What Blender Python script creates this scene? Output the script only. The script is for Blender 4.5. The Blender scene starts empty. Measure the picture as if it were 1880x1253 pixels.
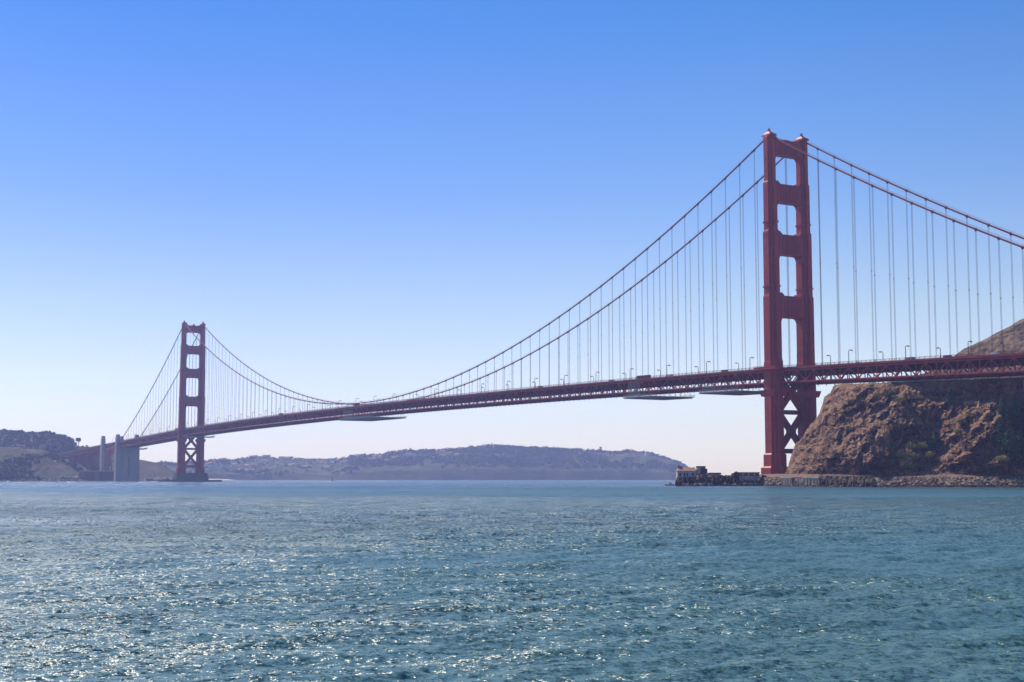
import bpy, bmesh, math, random
import numpy as np
from mathutils import Vector

random.seed(7)
RNG = np.random.RandomState(11)
S = bpy.context.scene
COL = S.collection
R = math.radians

# ------------------------------------------------------------------ camera
# World frame: X runs north along the bridge (near tower at X=0), Y west, Z up, water at Z=0, metres.
CAM = np.array([692.2, -603.6, 4.35])
YAW, PITCH, FPX = R(29.866), R(5.6), 2578.0
cam = bpy.data.cameras.new('camera')
cam_o = bpy.data.objects.new('camera', cam)
COL.objects.link(cam_o)
cam.sensor_width = 36.0
cam.lens = 36.0 * FPX / 1880.0
cam.clip_start = 0.5
cam.clip_end = 60000
FWD = Vector((-math.cos(YAW) * math.cos(PITCH), math.sin(YAW) * math.cos(PITCH), math.sin(PITCH)))
cam_o.location = CAM
cam_o.rotation_euler = FWD.to_track_quat('-Z', 'Y').to_euler()
S.camera = cam_o
FH = np.array([-math.cos(YAW), math.sin(YAW)])   # horizontal forward
RH = np.array([math.sin(YAW), math.cos(YAW)])    # horizontal right

# ------------------------------------------------------------------ world and sun
SUN_EL, SUN_A = R(47), R(11)      # SUN_A measured from -X (south) towards -Y (east)
sun_dir = Vector((-math.cos(SUN_A) * math.cos(SUN_EL), -math.sin(SUN_A) * math.cos(SUN_EL), math.sin(SUN_EL)))
w = bpy.data.worlds.new('World')
S.world = w
w.use_nodes = True
nt = w.node_tree
bg = nt.nodes['Background']
sky = nt.nodes.new('ShaderNodeTexSky')
sky.sky_type = 'NISHITA'
sky.sun_disc = False
sky.sun_elevation = SUN_EL
sky.sun_rotation = math.atan2(sun_dir.x, sun_dir.y)
sky.altitude = 0
sky.air_density = 1.0
sky.dust_density = 0.2
sky.ozone_density = 3.0
# colour of the clear sky by elevation: deeper blue overhead, pale lavender at the horizon
tc = nt.nodes.new('ShaderNodeTexCoord'); sx = nt.nodes.new('ShaderNodeSeparateXYZ'); nt.links.new(tc.outputs['Generated'], sx.inputs[0])
SKY_TINT = [(-0.02, (.88, .88, 1.4)), (0.03, (1.0, .97, 1.45)), (0.07, (1.05, .96, 1.16)), (0.122, (.92, .88, 1.0)), (0.20, (.59, .73, 1.02)), (0.32, (.28, .61, 1.03)), (0.7, (.26, .58, 1.0))]
rp_ = nt.nodes.new('ShaderNodeValToRGB'); cr = rp_.color_ramp
mr = nt.nodes.new('ShaderNodeMapRange'); mr.inputs['From Min'].default_value = -0.1; mr.inputs['From Max'].default_value = 0.9
nt.links.new(sx.outputs[2], mr.inputs['Value']); nt.links.new(mr.outputs[0], rp_.inputs[0])
while len(cr.elements) < len(SKY_TINT): cr.elements.new(0.5)
for e_, (p_, c_) in zip(cr.elements, SKY_TINT): e_.position = p_ + 0.1; e_.color = (*c_, 1)
mu = nt.nodes.new('ShaderNodeMix'); mu.data_type = 'RGBA'; mu.blend_type = 'MULTIPLY'; mu.inputs[0].default_value = 1
nt.links.new(sky.outputs[0], mu.inputs[6]); nt.links.new(rp_.outputs[0], mu.inputs[7])
# a little less glare towards the sun's side than the plain sky model gives
dt = nt.nodes.new('ShaderNodeVectorMath'); dt.operation = 'DOT_PRODUCT'; nt.links.new(tc.outputs['Generated'], dt.inputs[0])
dt.inputs[1].default_value = (-math.cos(SUN_A), -math.sin(SUN_A), 0)
r2 = nt.nodes.new('ShaderNodeValToRGB'); nt.links.new(dt.outputs['Value'], r2.inputs[0])
r2.color_ramp.elements[0].position = 0.6; r2.color_ramp.elements[0].color = (1, 1, 1, 1)
r2.color_ramp.elements[1].position = 0.86; r2.color_ramp.elements[1].color = (.80, .83, .95, 1)
mu2 = nt.nodes.new('ShaderNodeMix'); mu2.data_type = 'RGBA'; mu2.blend_type = 'MULTIPLY'; mu2.inputs[0].default_value = 1
nt.links.new(mu.outputs[2], mu2.inputs[6]); nt.links.new(r2.outputs[0], mu2.inputs[7])
nt.links.new(mu2.outputs[2], bg.inputs['Color'])
bg.inputs['Strength'].default_value = 0.133

sd = bpy.data.lights.new('sun', 'SUN')
sd.energy = 5.0
sd.angle = R(0.5)
sd.color = (1.0, 0.94, 0.86)
so = bpy.data.objects.new('sun', sd)
so.rotation_euler = sun_dir.to_track_quat('Z', 'Y').to_euler()
so.location = (0, 0, 500)
COL.objects.link(so)

S.view_settings.view_transform = 'Standard'
S.view_settings.look = 'None'
S.view_settings.gamma = 1
S.view_settings.use_curve_mapping = False
S.view_settings.exposure = 0.0
S.cycles.denoising_prefilter = 'ACCURATE'
S.cycles.volume_bounces = 0
S.cycles.max_bounces = 6
S.cycles.sample_clamp_indirect = 6

# ------------------------------------------------------------------ coordinate helpers
def ray(px, py, d):
    """world point seen at photo pixel (1880 wide), at horizontal distance d along the view"""
    px = np.asarray(px, float); py = np.asarray(py, float); d = np.asarray(d, float)
    u = (px - 940) / FPX; v = (626.5 - py) / FPX
    f = math.cos(PITCH) - v * math.sin(PITCH)
    up = math.sin(PITCH) + v * math.cos(PITCH)
    l = d * u / f
    z = CAM[2] + d * up / f
    return np.stack([CAM[0] + FH[0] * d + RH[0] * l, CAM[1] + FH[1] * d + RH[1] * l, z + 0 * l], -1)

def ld(l, d, z):
    return np.stack(np.broadcast_arrays(CAM[0] + FH[0] * d + RH[0] * l, CAM[1] + FH[1] * d + RH[1] * l, z), -1)

def px_of(P):
    P = np.asarray(P, float) - CAM
    Rr = np.array([RH[0], RH[1], 0]); F = np.array(FWD); U = np.cross(Rr, F)
    z = P @ F
    return 940 + FPX * (P @ Rr) / z

# ------------------------------------------------------------------ noise
def _h(ix, iy, iz, s):
    n = (ix * 374761393 + iy * 668265263 + iz * 2147483647 + s * 974634777) & 0xffffffff
    n = ((n ^ (n >> 13)) * 1274126177) & 0xffffffff
    n = ((n ^ (n >> 16)) * 2246822519) & 0xffffffff
    return ((n ^ (n >> 15)) & 0xffff) / 65535.0

def vnoise(x, y, z=0.0, s=0):
    x, y, z = np.broadcast_arrays(np.asarray(x, float), np.asarray(y, float), np.asarray(z, float))
    fx, fy, fz = np.floor(x), np.floor(y), np.floor(z)
    ix, iy, iz = fx.astype(np.int64), fy.astype(np.int64), fz.astype(np.int64)
    tx, ty, tz = x - fx, y - fy, z - fz
    tx = tx * tx * (3 - 2 * tx); ty = ty * ty * (3 - 2 * ty); tz = tz * tz * (3 - 2 * tz)
    r = 0
    for a in (0, 1):
        for b in (0, 1):
            for c in (0, 1):
                wgt = (tx if a else 1 - tx) * (ty if b else 1 - ty) * (tz if c else 1 - tz)
                r = r + wgt * _h(ix + a, iy + b, iz + c, s)
    return r * 2 - 1

def fbm(x, y, z=0.0, o=5, s=0, g=0.5):
    r = 0; a = 1; f = 1
    for i in range(o):
        r = r + a * vnoise(x * f, y * f, z * f, s + i * 17)
        a *= g; f *= 2.03
    return r

def ridged(x, y, z=0.0, o=5, s=0, g=0.55):
    r = 0; a = 1; f = 1
    for i in range(o):
        r = r + a * (1 - 2 * np.abs(vnoise(x * f, y * f, z * f, s + i * 13)))
        a *= g; f *= 2.1
    return r

def sstep(a, b, x):
    t = np.clip((x - a) / (b - a), 0, 1)
    return t * t * (3 - 2 * t)

# ------------------------------------------------------------------ object helpers
def link(o, parent=None):
    COL.objects.link(o)
    if parent is not None:
        o.parent = parent
    return o

def mesh_np(name, verts, faces, mat, parent=None, smooth=False):
    me = bpy.data.meshes.new(name)
    verts = np.asarray(verts, np.float32).reshape(-1, 3)
    faces = np.asarray(faces, np.int32)
    n, k = faces.shape
    me.vertices.add(len(verts)); me.vertices.foreach_set('co', verts.ravel())
    me.loops.add(n * k); me.loops.foreach_set('vertex_index', faces.ravel())
    me.polygons.add(n)
    me.polygons.foreach_set('loop_start', np.arange(0, n * k, k, dtype=np.int32))
    me.polygons.foreach_set('loop_total', np.full(n, k, np.int32))
    if smooth:
        me.polygons.foreach_set('use_smooth', np.ones(n, bool))
    me.update(calc_edges=True)
    me.validate()
    if mat is not None:
        for m in (mat if isinstance(mat, (list, tuple)) else [mat]):
            me.materials.append(m)
    return link(bpy.data.objects.new(name, me), parent)

def grid_mesh(name, P, mat, smooth=True, parent=None):
    a, b = P.shape[:2]
    i = np.arange(a * b).reshape(a, b)
    f = np.stack([i[:-1, :-1], i[:-1, 1:], i[1:, 1:], i[1:, :-1]], -1).reshape(-1, 4)
    return mesh_np(name, P.reshape(-1, 3), f, mat, parent, smooth)

class MB:
    def __init__(s):
        s.v = []; s.f = []; s.m = []; s.mi = 0
    def add(s, vs, fs):
        b = len(s.v); s.v += [tuple(map(float, q)) for q in vs]
        for f in fs:
            s.f.append([b + i for i in f]); s.m.append(s.mi)
    def box(s, c, h):
        x, y, z = c; a, b, d = h
        s.add([(x-a,y-b,z-d),(x+a,y-b,z-d),(x+a,y+b,z-d),(x-a,y+b,z-d),(x-a,y-b,z+d),(x+a,y-b,z+d),(x+a,y+b,z+d),(x-a,y+b,z+d)],
              [(0,3,2,1),(4,5,6,7),(0,1,5,4),(1,2,6,5),(2,3,7,6),(3,0,4,7)])
    def bb(s, x0, x1, y0, y1, z0, z1):
        s.box(((x0+x1)/2, (y0+y1)/2, (z0+z1)/2), (abs(x1-x0)/2, abs(y1-y0)/2, abs(z1-z0)/2))
    def beam(s, p, q, w_, h_):
        p = Vector(p); q = Vector(q); d = (q - p)
        if d.length < 1e-6: return
        d.normalize()
        up = Vector((0, 0, 1)) if abs(d.z) < 0.99 else Vector((1, 0, 0))
        a = d.cross(up).normalized(); b = a.cross(d)
        a *= w_ / 2; b *= h_ / 2
        s.add([p-a-b, p+a-b, p+a+b, p-a+b, q-a-b, q+a-b, q+a+b, q-a+b],
              [(0,1,2,3),(7,6,5,4),(4,5,1,0),(5,6,2,1),(6,7,3,2),(7,4,0,3)])
    def tube(s, pts, r, n=6, cap=True):
        pts = [Vector(p) for p in pts]; rs = r if isinstance(r, (list, tuple)) else [r] * len(pts)
        b = len(s.v); prev = None
        for i, p in enumerate(pts):
            d = (pts[min(i+1, len(pts)-1)] - pts[max(i-1, 0)]).normalized()
            ref = Vector((0, 0, 1)) if abs(d.z) < 0.9 else Vector((1, 0, 0))
            a = d.cross(ref).normalized(); c = a.cross(d)
            for k in range(n):
                t = 2 * math.pi * k / n
                s.v.append(tuple(p + (a * math.cos(t) + c * math.sin(t)) * rs[i]))
        for i in range(len(pts) - 1):
            for k in range(n):
                k2 = (k + 1) % n
                s.f.append([b+i*n+k, b+i*n+k2, b+(i+1)*n+k2, b+(i+1)*n+k]); s.m.append(s.mi)
        if cap:
            s.f.append([b + k for k in range(n)][::-1]); s.m.append(s.mi)
            s.f.append([b + (len(pts)-1)*n + k for k in range(n)]); s.m.append(s.mi)
    def prism(s, poly, z0, z1, axis='z'):
        """poly: CCW list of 2D points; extruded along the axis"""
        n = len(poly)
        def P(a, b, t):
            return (a, b, t) if axis == 'z' else ((t, a, b) if axis == 'x' else (a, t, b))
        vs = [P(a, b, z0) for a, b in poly] + [P(a, b, z1) for a, b in poly]
        fs = [list(range(n))[::-1], [n + i for i in range(n)]] + [[i, (i+1) % n, n+(i+1) % n, n+i] for i in range(n)]
        s.add(vs, fs)
    def frustum(s, poly0, z0, poly1, z1):
        n = len(poly0)
        vs = [(a, b, z0) for a, b in poly0] + [(a, b, z1) for a, b in poly1]
        s.add(vs, [list(range(n))[::-1], [n + i for i in range(n)]] + [[i, (i+1) % n, n+(i+1) % n, n+i] for i in range(n)])
    def build(s, name, mat, parent=None, loc=None, smooth=False, fixn=True):
        me = bpy.data.meshes.new(name)
        me.from_pydata(s.v, [], s.f)
        for m in (mat if isinstance(mat, (list, tuple)) else [mat]):
            me.materials.append(m)
        if isinstance(mat, (list, tuple)):
            me.polygons.foreach_set('material_index', s.m)
        if fixn:
            bm = bmesh.new(); bm.from_mesh(me); bmesh.ops.recalc_face_normals(bm, faces=bm.faces); bm.to_mesh(me); bm.free()
        if smooth:
            me.polygons.foreach_set('use_smooth', [True] * len(me.polygons))
        me.update()
        o = bpy.data.objects.new(name, me)
        if loc is not None: o.location = loc
        return link(o, parent)

def tag(o, label=None, cat=None, group=None, kind=None):
    if label: o['label'] = label
    if cat: o['category'] = cat
    if group: o['group'] = group
    if kind: o['kind'] = kind
    return o

def empty(name, loc=(0, 0, 0), rz=0, parent=None):
    o = bpy.data.objects.new(name, None)
    o.location = loc; o.rotation_euler = (0, 0, rz)
    o.empty_display_size = 1
    return link(o, parent)

def copy_tree(o, parent=None):
    c = o.copy(); COL.objects.link(c)
    if parent is not None:
        c.parent = parent
    for ch in list(o.children):
        copy_tree(ch, c)
    return c

ORD = ['first','second','third','fourth','fifth','sixth','seventh','eighth','ninth','tenth','eleventh','twelfth','thirteenth',
       'fourteenth','fifteenth','sixteenth','seventeenth','eighteenth','nineteenth','twentieth']
TENS = {2:'twenty',3:'thirty',4:'forty',5:'fifty',6:'sixty'}
def ordn(i):
    """i counted from 0"""
    n = i + 1
    if n <= 20: return ORD[n-1]
    t, u = divmod(n, 10)
    if u == 0: return TENS[t][:-1] + 'ieth'
    return TENS[t] + '-' + ORD[u-1]

# ------------------------------------------------------------------ materials
def mat_base(name):
    m = bpy.data.materials.new(name); m.use_nodes = True
    t = m.node_tree; b = t.nodes['Principled BSDF']
    return m, t, b

def node(t, typ, **kw):
    n = t.nodes.new(typ)
    for k, v in kw.items():
        setattr(n, k, v)
    return n

def ramp(t, fac, stops):
    r = node(t, 'ShaderNodeValToRGB')
    cr = r.color_ramp
    while len(cr.elements) < len(stops): cr.elements.new(0.5)
    for e, (p, c) in zip(cr.elements, stops):
        e.position = p; e.color = (*c, 1)
    t.links.new(fac, r.inputs[0])
    return r.outputs[0]

def noise(t, scale, detail=4, rough=0.55, vec=None, dist=0.0, kind='Fac'):
    n = node(t, 'ShaderNodeTexNoise')
    n.inputs['Scale'].default_value = scale; n.inputs['Detail'].default_value = detail
    n.inputs['Roughness'].default_value = rough; n.inputs['Distortion'].default_value = dist
    if vec is not None: t.links.new(vec, n.inputs['Vector'])
    return n.outputs[kind]

def wpos(t):
    return node(t, 'ShaderNodeNewGeometry').outputs['Position']

def mapping(t, vec, sc=(1, 1, 1), rot=(0, 0, 0)):
    m = node(t, 'ShaderNodeMapping')
    m.inputs['Scale'].default_value = sc; m.inputs['Rotation'].default_value = rot
    t.links.new(vec, m.inputs['Vector'])
    return m.outputs[0]

def simple(name, col, rough=0.6, scale=0.5, var=0.25, metal=0.0, bump=0.0, streak=False):
    """painted / mineral surface with soft colour variation and faint weathering"""
    m, t, b = mat_base(name)
    v = wpos(t)
    if streak: v = mapping(t, v, (1, 1, 0.12))
    lo = tuple(c * (1 - var) for c in col); hi = tuple(min(1, c * (1 + var)) for c in col)
    f = noise(t, scale, 6, 0.6, v)
    t.links.new(ramp(t, f, [(0.3, lo), (0.7, hi)]), b.inputs['Base Color'])
    b.inputs['Roughness'].default_value = rough; b.inputs['Metallic'].default_value = metal
    if bump:
        bn = node(t, 'ShaderNodeBump'); bn.inputs['Strength'].default_value = bump; bn.inputs['Distance'].default_value = 0.3
        t.links.new(noise(t, scale * 4, 5, 0.6, v), bn.inputs['Height']); t.links.new(bn.outputs[0], b.inputs['Normal'])
    return m

def foliage(name, c0, c1):
    m, t, b = mat_base(name)
    oi = node(t, 'ShaderNodeNewGeometry').outputs['Random Per Island']
    t.links.new(ramp(t, oi, [(0.0, c0), (1.0, c1)]), b.inputs['Base Color'])
    b.inputs['Roughness'].default_value = 0.7
    b.inputs['Specular IOR Level'].default_value = 0.2
    return m

def steel_mat(name, col):
    """orange-red bridge paint: riveted plate courses, faded and stained patches"""
    m, t, b = mat_base(name)
    v = wpos(t)
    f = noise(t, 0.12, 6, 0.65, mapping(t, v, (1, 1, 0.25)))
    c = ramp(t, f, [(0.25, tuple(x * 0.72 for x in col)), (0.55, col), (0.8, tuple(min(1, x * 1.25 + 0.01) for x in col))])
    f2 = noise(t, 1.1, 4, 0.6, mapping(t, v, (1, 1, 0.15)))
    mx = node(t, 'ShaderNodeMix', data_type='RGBA', blend_type='MULTIPLY')
    mx.inputs[0].default_value = 0.5
    t.links.new(c, mx.inputs[6])
    t.links.new(ramp(t, f2, [(0.35, (0.62, 0.6, 0.6)), (0.6, (1, 1, 1))]), mx.inputs[7])
    # plate seams: thin dark courses every few metres of height
    wv = node(t, 'ShaderNodeTexWave'); wv.wave_type = 'BANDS'; wv.bands_direction = 'Z'; wv.wave_profile = 'SAW'
    wv.inputs['Scale'].default_value = 0.045
    t.links.new(v, wv.inputs['Vector'])
    mx2 = node(t, 'ShaderNodeMix', data_type='RGBA', blend_type='MULTIPLY'); mx2.inputs[0].default_value = 1
    t.links.new(mx.outputs[2], mx2.inputs[6])
    t.links.new(ramp(t, wv.outputs['Fac'], [(0.0, (0.5, 0.5, 0.5)), (0.05, (1, 1, 1))]), mx2.inputs[7])
    t.links.new(mx2.outputs[2], b.inputs['Base Color'])
    b.inputs['Roughness'].default_value = 0.5
    b.inputs['Specular IOR Level'].default_value = 0.2
    return m

M = {}
M['red'] = steel_mat('bridge_paint', (0.44, 0.052, 0.038))
M['red_mid'] = steel_mat('bridge_paint_mid', (0.31, 0.04, 0.034))  # same red, a step darker, for the sidewalks and fascia
M['red_dark'] = steel_mat('bridge_paint_dark', (0.26, 0.035, 0.032))  # darkest tone of the same red: railings, floor frame, approach, cabins
M['cable'] = simple('cable_paint', (0.21, 0.02, 0.016), 0.8, 0.05, 0.2)
M['rope'] = simple('rope_paint', (0.10, 0.035, 0.04), 0.6, 0.05, 0.1)
M['asphalt'] = simple('asphalt', (0.05, 0.05, 0.052), 0.9, 0.2, 0.2)
M['conc'] = simple('concrete', (0.30, 0.29, 0.28), 0.85, 0.08, 0.25, bump=0.2, streak=True)
M['seawall'] = simple('old_seawall', (0.13, 0.11, 0.095), 0.9, 0.3, 0.5, streak=True)
M['conc_dark'] = simple('wet_concrete', (0.10, 0.10, 0.10), 0.7, 0.2, 0.3, streak=True)
M['brick'] = simple('brick', (0.16, 0.085, 0.07), 0.85, 0.3, 0.25)
M['white'] = simple('whitewash_and_lit_edge', (0.42, 0.40, 0.38), 0.8, 0.3, 0.25, streak=True)
M['offwhite'] = simple('stained_whitewash', (0.33, 0.30, 0.29), 0.85, 0.25, 0.5, streak=True)
M['tile'] = simple('roof_tile', (0.36, 0.18, 0.10), 0.8, 0.6, 0.3)
M['darkwall'] = simple('dark_wall', (0.12, 0.075, 0.065), 0.85, 0.4, 0.3)
M['dark'] = simple('dark_opening', (0.02, 0.02, 0.022), 0.6, 1, 0.1)
M['metal'] = simple('galvanised_steel', (0.32, 0.31, 0.33), 0.5, 0.5, 0.2, metal=0.3)
M['lampmetal'] = simple('lamp_paint', (0.045, 0.022, 0.022), 0.5, 0.5, 0.1)
M['trunk'] = simple('bark', (0.09, 0.065, 0.05), 0.9, 1.0, 0.2)
M['leaf_dark'] = foliage('conifer_needles', (0.05, 0.085, 0.035), (0.12, 0.17, 0.07))
M['leaf_mid'] = foliage('shrub_leaves', (0.075, 0.085, 0.03), (0.22, 0.20, 0.075))
M['leaf_yellow'] = foliage('dry_shrub_leaves', (0.20, 0.17, 0.04), (0.46, 0.38, 0.11))
M['leaf_far'] = foliage('woodland_leaves', (0.02, 0.035, 0.022), (0.06, 0.075, 0.04))
M['wall_shade'] = simple('retaining_wall', (0.055, 0.05, 0.052), 0.9, 0.15, 0.35, streak=True)  # shade band below the deck is put into this dark wall colour
M['car_white'] = simple('white_car_paint', (0.7, 0.7, 0.7), 0.25, 1, 0.03)
M['car_grey'] = simple('grey_car_paint', (0.2, 0.21, 0.23), 0.25, 1, 0.03)
M['car_dark'] = simple('dark_car_paint', (0.03, 0.035, 0.05), 0.25, 1, 0.03)
M['car_red'] = simple('red_car_paint', (0.35, 0.02, 0.02), 0.25, 1, 0.03)
M['glass'] = simple('tinted_glass', (0.02, 0.025, 0.03), 0.08, 1, 0.05)
M['rubber'] = simple('rubber', (0.02, 0.02, 0.02), 0.8, 1, 0.05)
M['skin'] = simple('skin', (0.45, 0.28, 0.2), 0.6, 4, 0.05)
M['cloth_dark'] = simple('dark_cloth', (0.04, 0.04, 0.06), 0.9, 4, 0.1)
M['hull'] = simple('boat_hull', (0.7, 0.7, 0.7), 0.3, 2, 0.05)
M['navy'] = simple('buoy_paint', (0.03, 0.06, 0.05), 0.6, 1, 0.2)
M['tarp'] = simple('blue_grey_tarp', (0.16, 0.20, 0.26), 0.7, 0.6, 0.2)

def rock_mat(name, dark, mid, light, green=None, scale=0.05, veg=0.5, cracks=False):
    m, t, b = mat_base(name)
    v = wpos(t)
    g = node(t, 'ShaderNodeNewGeometry')
    f = noise(t, scale, 9, 0.68, v, 0.6)
    c = ramp(t, f, [(0.34, dark), (0.47, mid), (0.56, tuple(0.5 * (a + b_) for a, b_ in zip(mid, light))), (0.66, light)])
    # dark fissures
    f3 = noise(t, scale * 6, 6, 0.7, mapping(t, v, (1, 1, 0.5)), 1.2)
    mx = node(t, 'ShaderNodeMix', data_type='RGBA', blend_type='MULTIPLY'); mx.inputs[0].default_value = 0.85
    t.links.new(c, mx.inputs[6]); t.links.new(ramp(t, f3, [(0.36, (0.3, 0.28, 0.28)), (0.48, (0.85, 0.85, 0.85)), (0.62, (1.25, 1.2, 1.15))]), mx.inputs[7])
    out = mx.outputs[2]
    if cracks:
        # fractured blocks: cell-to-cell tint and dark joints between them
        nv = node(t, 'ShaderNodeVectorMath', operation='MULTIPLY_ADD'); t.links.new(noise(t, scale * 2, 4, .6, v, 0, 'Color'), nv.inputs[0]); nv.inputs[1].default_value = (9, 9, 9); t.links.new(v, nv.inputs[2])
        for sc_k, amt, lo in ((0.16, .8, (.5, .46, .48)), (0.55, .75, (.55, .52, .52))):
            vo = node(t, 'ShaderNodeTexVoronoi'); vo.feature = 'F1'; vo.inputs['Scale'].default_value = sc_k
            t.links.new(mapping(t, nv.outputs[0], (1, 1, .55), (.5, .35, 0)), vo.inputs['Vector'])
            sv = node(t, 'ShaderNodeSeparateColor'); t.links.new(vo.outputs['Color'], sv.inputs[0])
            m_ = node(t, 'ShaderNodeMix', data_type='RGBA', blend_type='MULTIPLY'); m_.inputs[0].default_value = amt
            t.links.new(out, m_.inputs[6]); t.links.new(ramp(t, sv.outputs[0], [(0, lo), (.5, (.95, .93, .93)), (1, (1.45, 1.35, 1.25))]), m_.inputs[7]); out = m_.outputs[2]
            ve = node(t, 'ShaderNodeTexVoronoi'); ve.feature = 'DISTANCE_TO_EDGE'; ve.inputs['Scale'].default_value = sc_k
            t.links.new(vo.inputs['Vector'].links[0].from_socket, ve.inputs['Vector'])
            m_ = node(t, 'ShaderNodeMix', data_type='RGBA', blend_type='MULTIPLY'); m_.inputs[0].default_value = .75
            t.links.new(out, m_.inputs[6]); t.links.new(ramp(t, ve.outputs['Distance'], [(0, (.28, .25, .27)), (.10, (1, 1, 1))]), m_.inputs[7]); out = m_.outputs[2]
    if green:
        sep = node(t, 'ShaderNodeSeparateXYZ'); t.links.new(g.outputs['Normal'], sep.inputs[0])
        f2 = noise(t, scale * 1.4, 6, 0.6, v)
        add = node(t, 'ShaderNodeMath', operation='MULTIPLY_ADD'); t.links.new(sep.outputs[2], add.inputs[0]); add.inputs[1].default_value = veg
        t.links.new(f2, add.inputs[2])
        msk = ramp(t, add.outputs[0], [(0.5 + veg * 0.35, (0, 0, 0)), (0.62 + veg * 0.45, (1, 1, 1))])
        gc = ramp(t, noise(t, scale * 5, 5, 0.6, v), [(0.35, green[0]), (0.65, green[1])])
        mx3 = node(t, 'ShaderNodeMix', data_type='RGBA'); t.links.new(msk, mx3.inputs[0])
        t.links.new(out, mx3.inputs[6]); t.links.new(gc, mx3.inputs[7]); out = mx3.outputs[2]
    t.links.new(out, b.inputs['Base Color'])
    b.inputs['Roughness'].default_value = 0.92
    b.inputs['Specular IOR Level'].default_value = 0.2
    bn = node(t, 'ShaderNodeBump'); bn.inputs['Strength'].default_value = 1.0; bn.inputs['Distance'].default_value = 1.6 if cracks else 1.0
    t.links.new(noise(t, scale * 12, 8, 0.7, v, 0.5), bn.inputs['Height']); t.links.new(bn.outputs[0], b.inputs['Normal'])
    return m

M['cliff'] = rock_mat('cliff_rock', (0.045, 0.028, 0.027), (0.25, 0.13, 0.093), (0.58, 0.35, 0.22), ((0.20, 0.11, 0.06), (0.44, 0.25, 0.14)), 0.07, 0.5, True)
M['hill'] = rock_mat('dry_hillside', (0.06, 0.042, 0.034), (0.15, 0.10, 0.07), (0.32, 0.205, 0.125), None, 0.08, 0.2)
M['islet'] = rock_mat('shore_rock', (0.035, 0.03, 0.03), (0.12, 0.09, 0.07), (0.48, 0.36, 0.25), None, 0.25, 0.5, True)
M['bluff'] = rock_mat('bluff_scrub', (0.02, 0.026, 0.017), (0.045, 0.046, 0.026), (0.12, 0.085, 0.055), None, 0.022)
M['far'] = rock_mat('far_ground', (0.02, 0.03, 0.016), (0.045, 0.055, 0.028), (0.09, 0.075, 0.05), None, 0.006)
M['boulder'] = simple('boulders', (0.20, 0.165, 0.14), 0.9, 0.9, 0.6)
M['boulder_far'] = simple('far_boulders', (0.35, 0.3, 0.26), 0.9, 0.3, 0.5)
M['bench'] = simple('dirt_bench', (0.17, 0.098, 0.064), 0.95, 0.15, 0.3)
M['sand'] = simple('sand', (0.5, 0.4, 0.3), 0.95, 0.05, 0.15)

# ================================================================== WATER
def ocean_tile(N, L, lam_p, wind, spread, seed, lam_min):
    rng = np.random.RandomState(seed)
    k1 = np.fft.fftfreq(N, 1.0 / N) * 2 * math.pi / L
    KX, KY = np.meshgrid(k1, k1, indexing='ij')
    K = np.hypot(KX, KY); K[0, 0] = 1e-6
    kp = 2 * math.pi / lam_p
    th = np.arctan2(KY, KX) - wind
    P = K ** -4.0 * np.exp(-1.0 * (kp / K) ** 2) * np.abs(np.cos(th)) ** spread * np.exp(-(K * lam_min / (2 * math.pi)) ** 2)
    P[0, 0] = 0
    H = (rng.normal(size=(N, N)) + 1j * rng.normal(size=(N, N))) * np.sqrt(P)
    h = np.real(np.fft.ifft2(H)); sc = 1 / h.std()
    dx = np.real(np.fft.ifft2(-1j * KX / K * H)) * sc
    dy = np.real(np.fft.ifft2(-1j * KY / K * H)) * sc
    return h * sc, dx, dy

def sample(tile, L, x, y):
    N = tile[0].shape[0]
    fx = (x / L * N) % N; fy = (y / L * N) % N
    ix = np.floor(fx).astype(int); iy = np.floor(fy).astype(int)
    tx = fx - ix; ty = fy - iy
    ix %= N; iy %= N
    jx = (ix + 1) % N; jy = (iy + 1) % N
    return [a[ix, iy]*(1-tx)*(1-ty) + a[jx, iy]*tx*(1-ty) + a[ix, jy]*(1-tx)*ty + a[jx, jy]*tx*ty for a in tile]

WIND = math.atan2(FH[1], FH[0]) + 0.25
rr = np.exp(np.linspace(math.log(16), math.log(7900), 1060))
# denser columns inside the bay, wider beyond
aa = np.concatenate([np.linspace(-1.2, -0.44, 90, endpoint=False), np.linspace(-0.44, 0.44, 860, endpoint=False), np.linspace(0.44, 1.25, 90)])
RR, AA = np.meshgrid(rr, aa, indexing='ij')
WX = CAM[0] + RR * (FH[0] * np.cos(AA) + RH[0] * np.sin(AA))
WY = CAM[1] + RR * (FH[1] * np.cos(AA) + RH[1] * np.sin(AA))
WZ = np.zeros_like(WX)
patch = 0.85 + 0.5 * fbm(WX / 90, WY / 90, 0, 3, 5)
DX = np.zeros_like(WX); DY = np.zeros_like(WX)
for (L, lp, am, seed, lmin, r0, r1, sp, wd) in ((211.0, 16.0, 0.06, 3, 2.0, 900, 3000, 3, WIND), (61.0, 3.4, 0.034, 4, 0.7, 180, 700, 2, WIND + 0.3),
                                            (23.0, 1.2, 0.016, 8, 0.25, 60, 260, 1, WIND - 0.3)):
    tl = ocean_tile(512, L, lp, wd, sp, seed, lmin)
    c, s_ = math.cos(0.37 * seed), math.sin(0.37 * seed)
    h, dx, dy = sample(tl, L, WX, WY)
    fade = (1 - sstep(r0, r1, RR)) * am * np.clip(patch, 0.35, 1.4)
    WZ += h * fade; DX += dx * fade; DY += dy * fade
WP = np.stack([WX + DX, WY + DY, WZ], -1)
water = None

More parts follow.
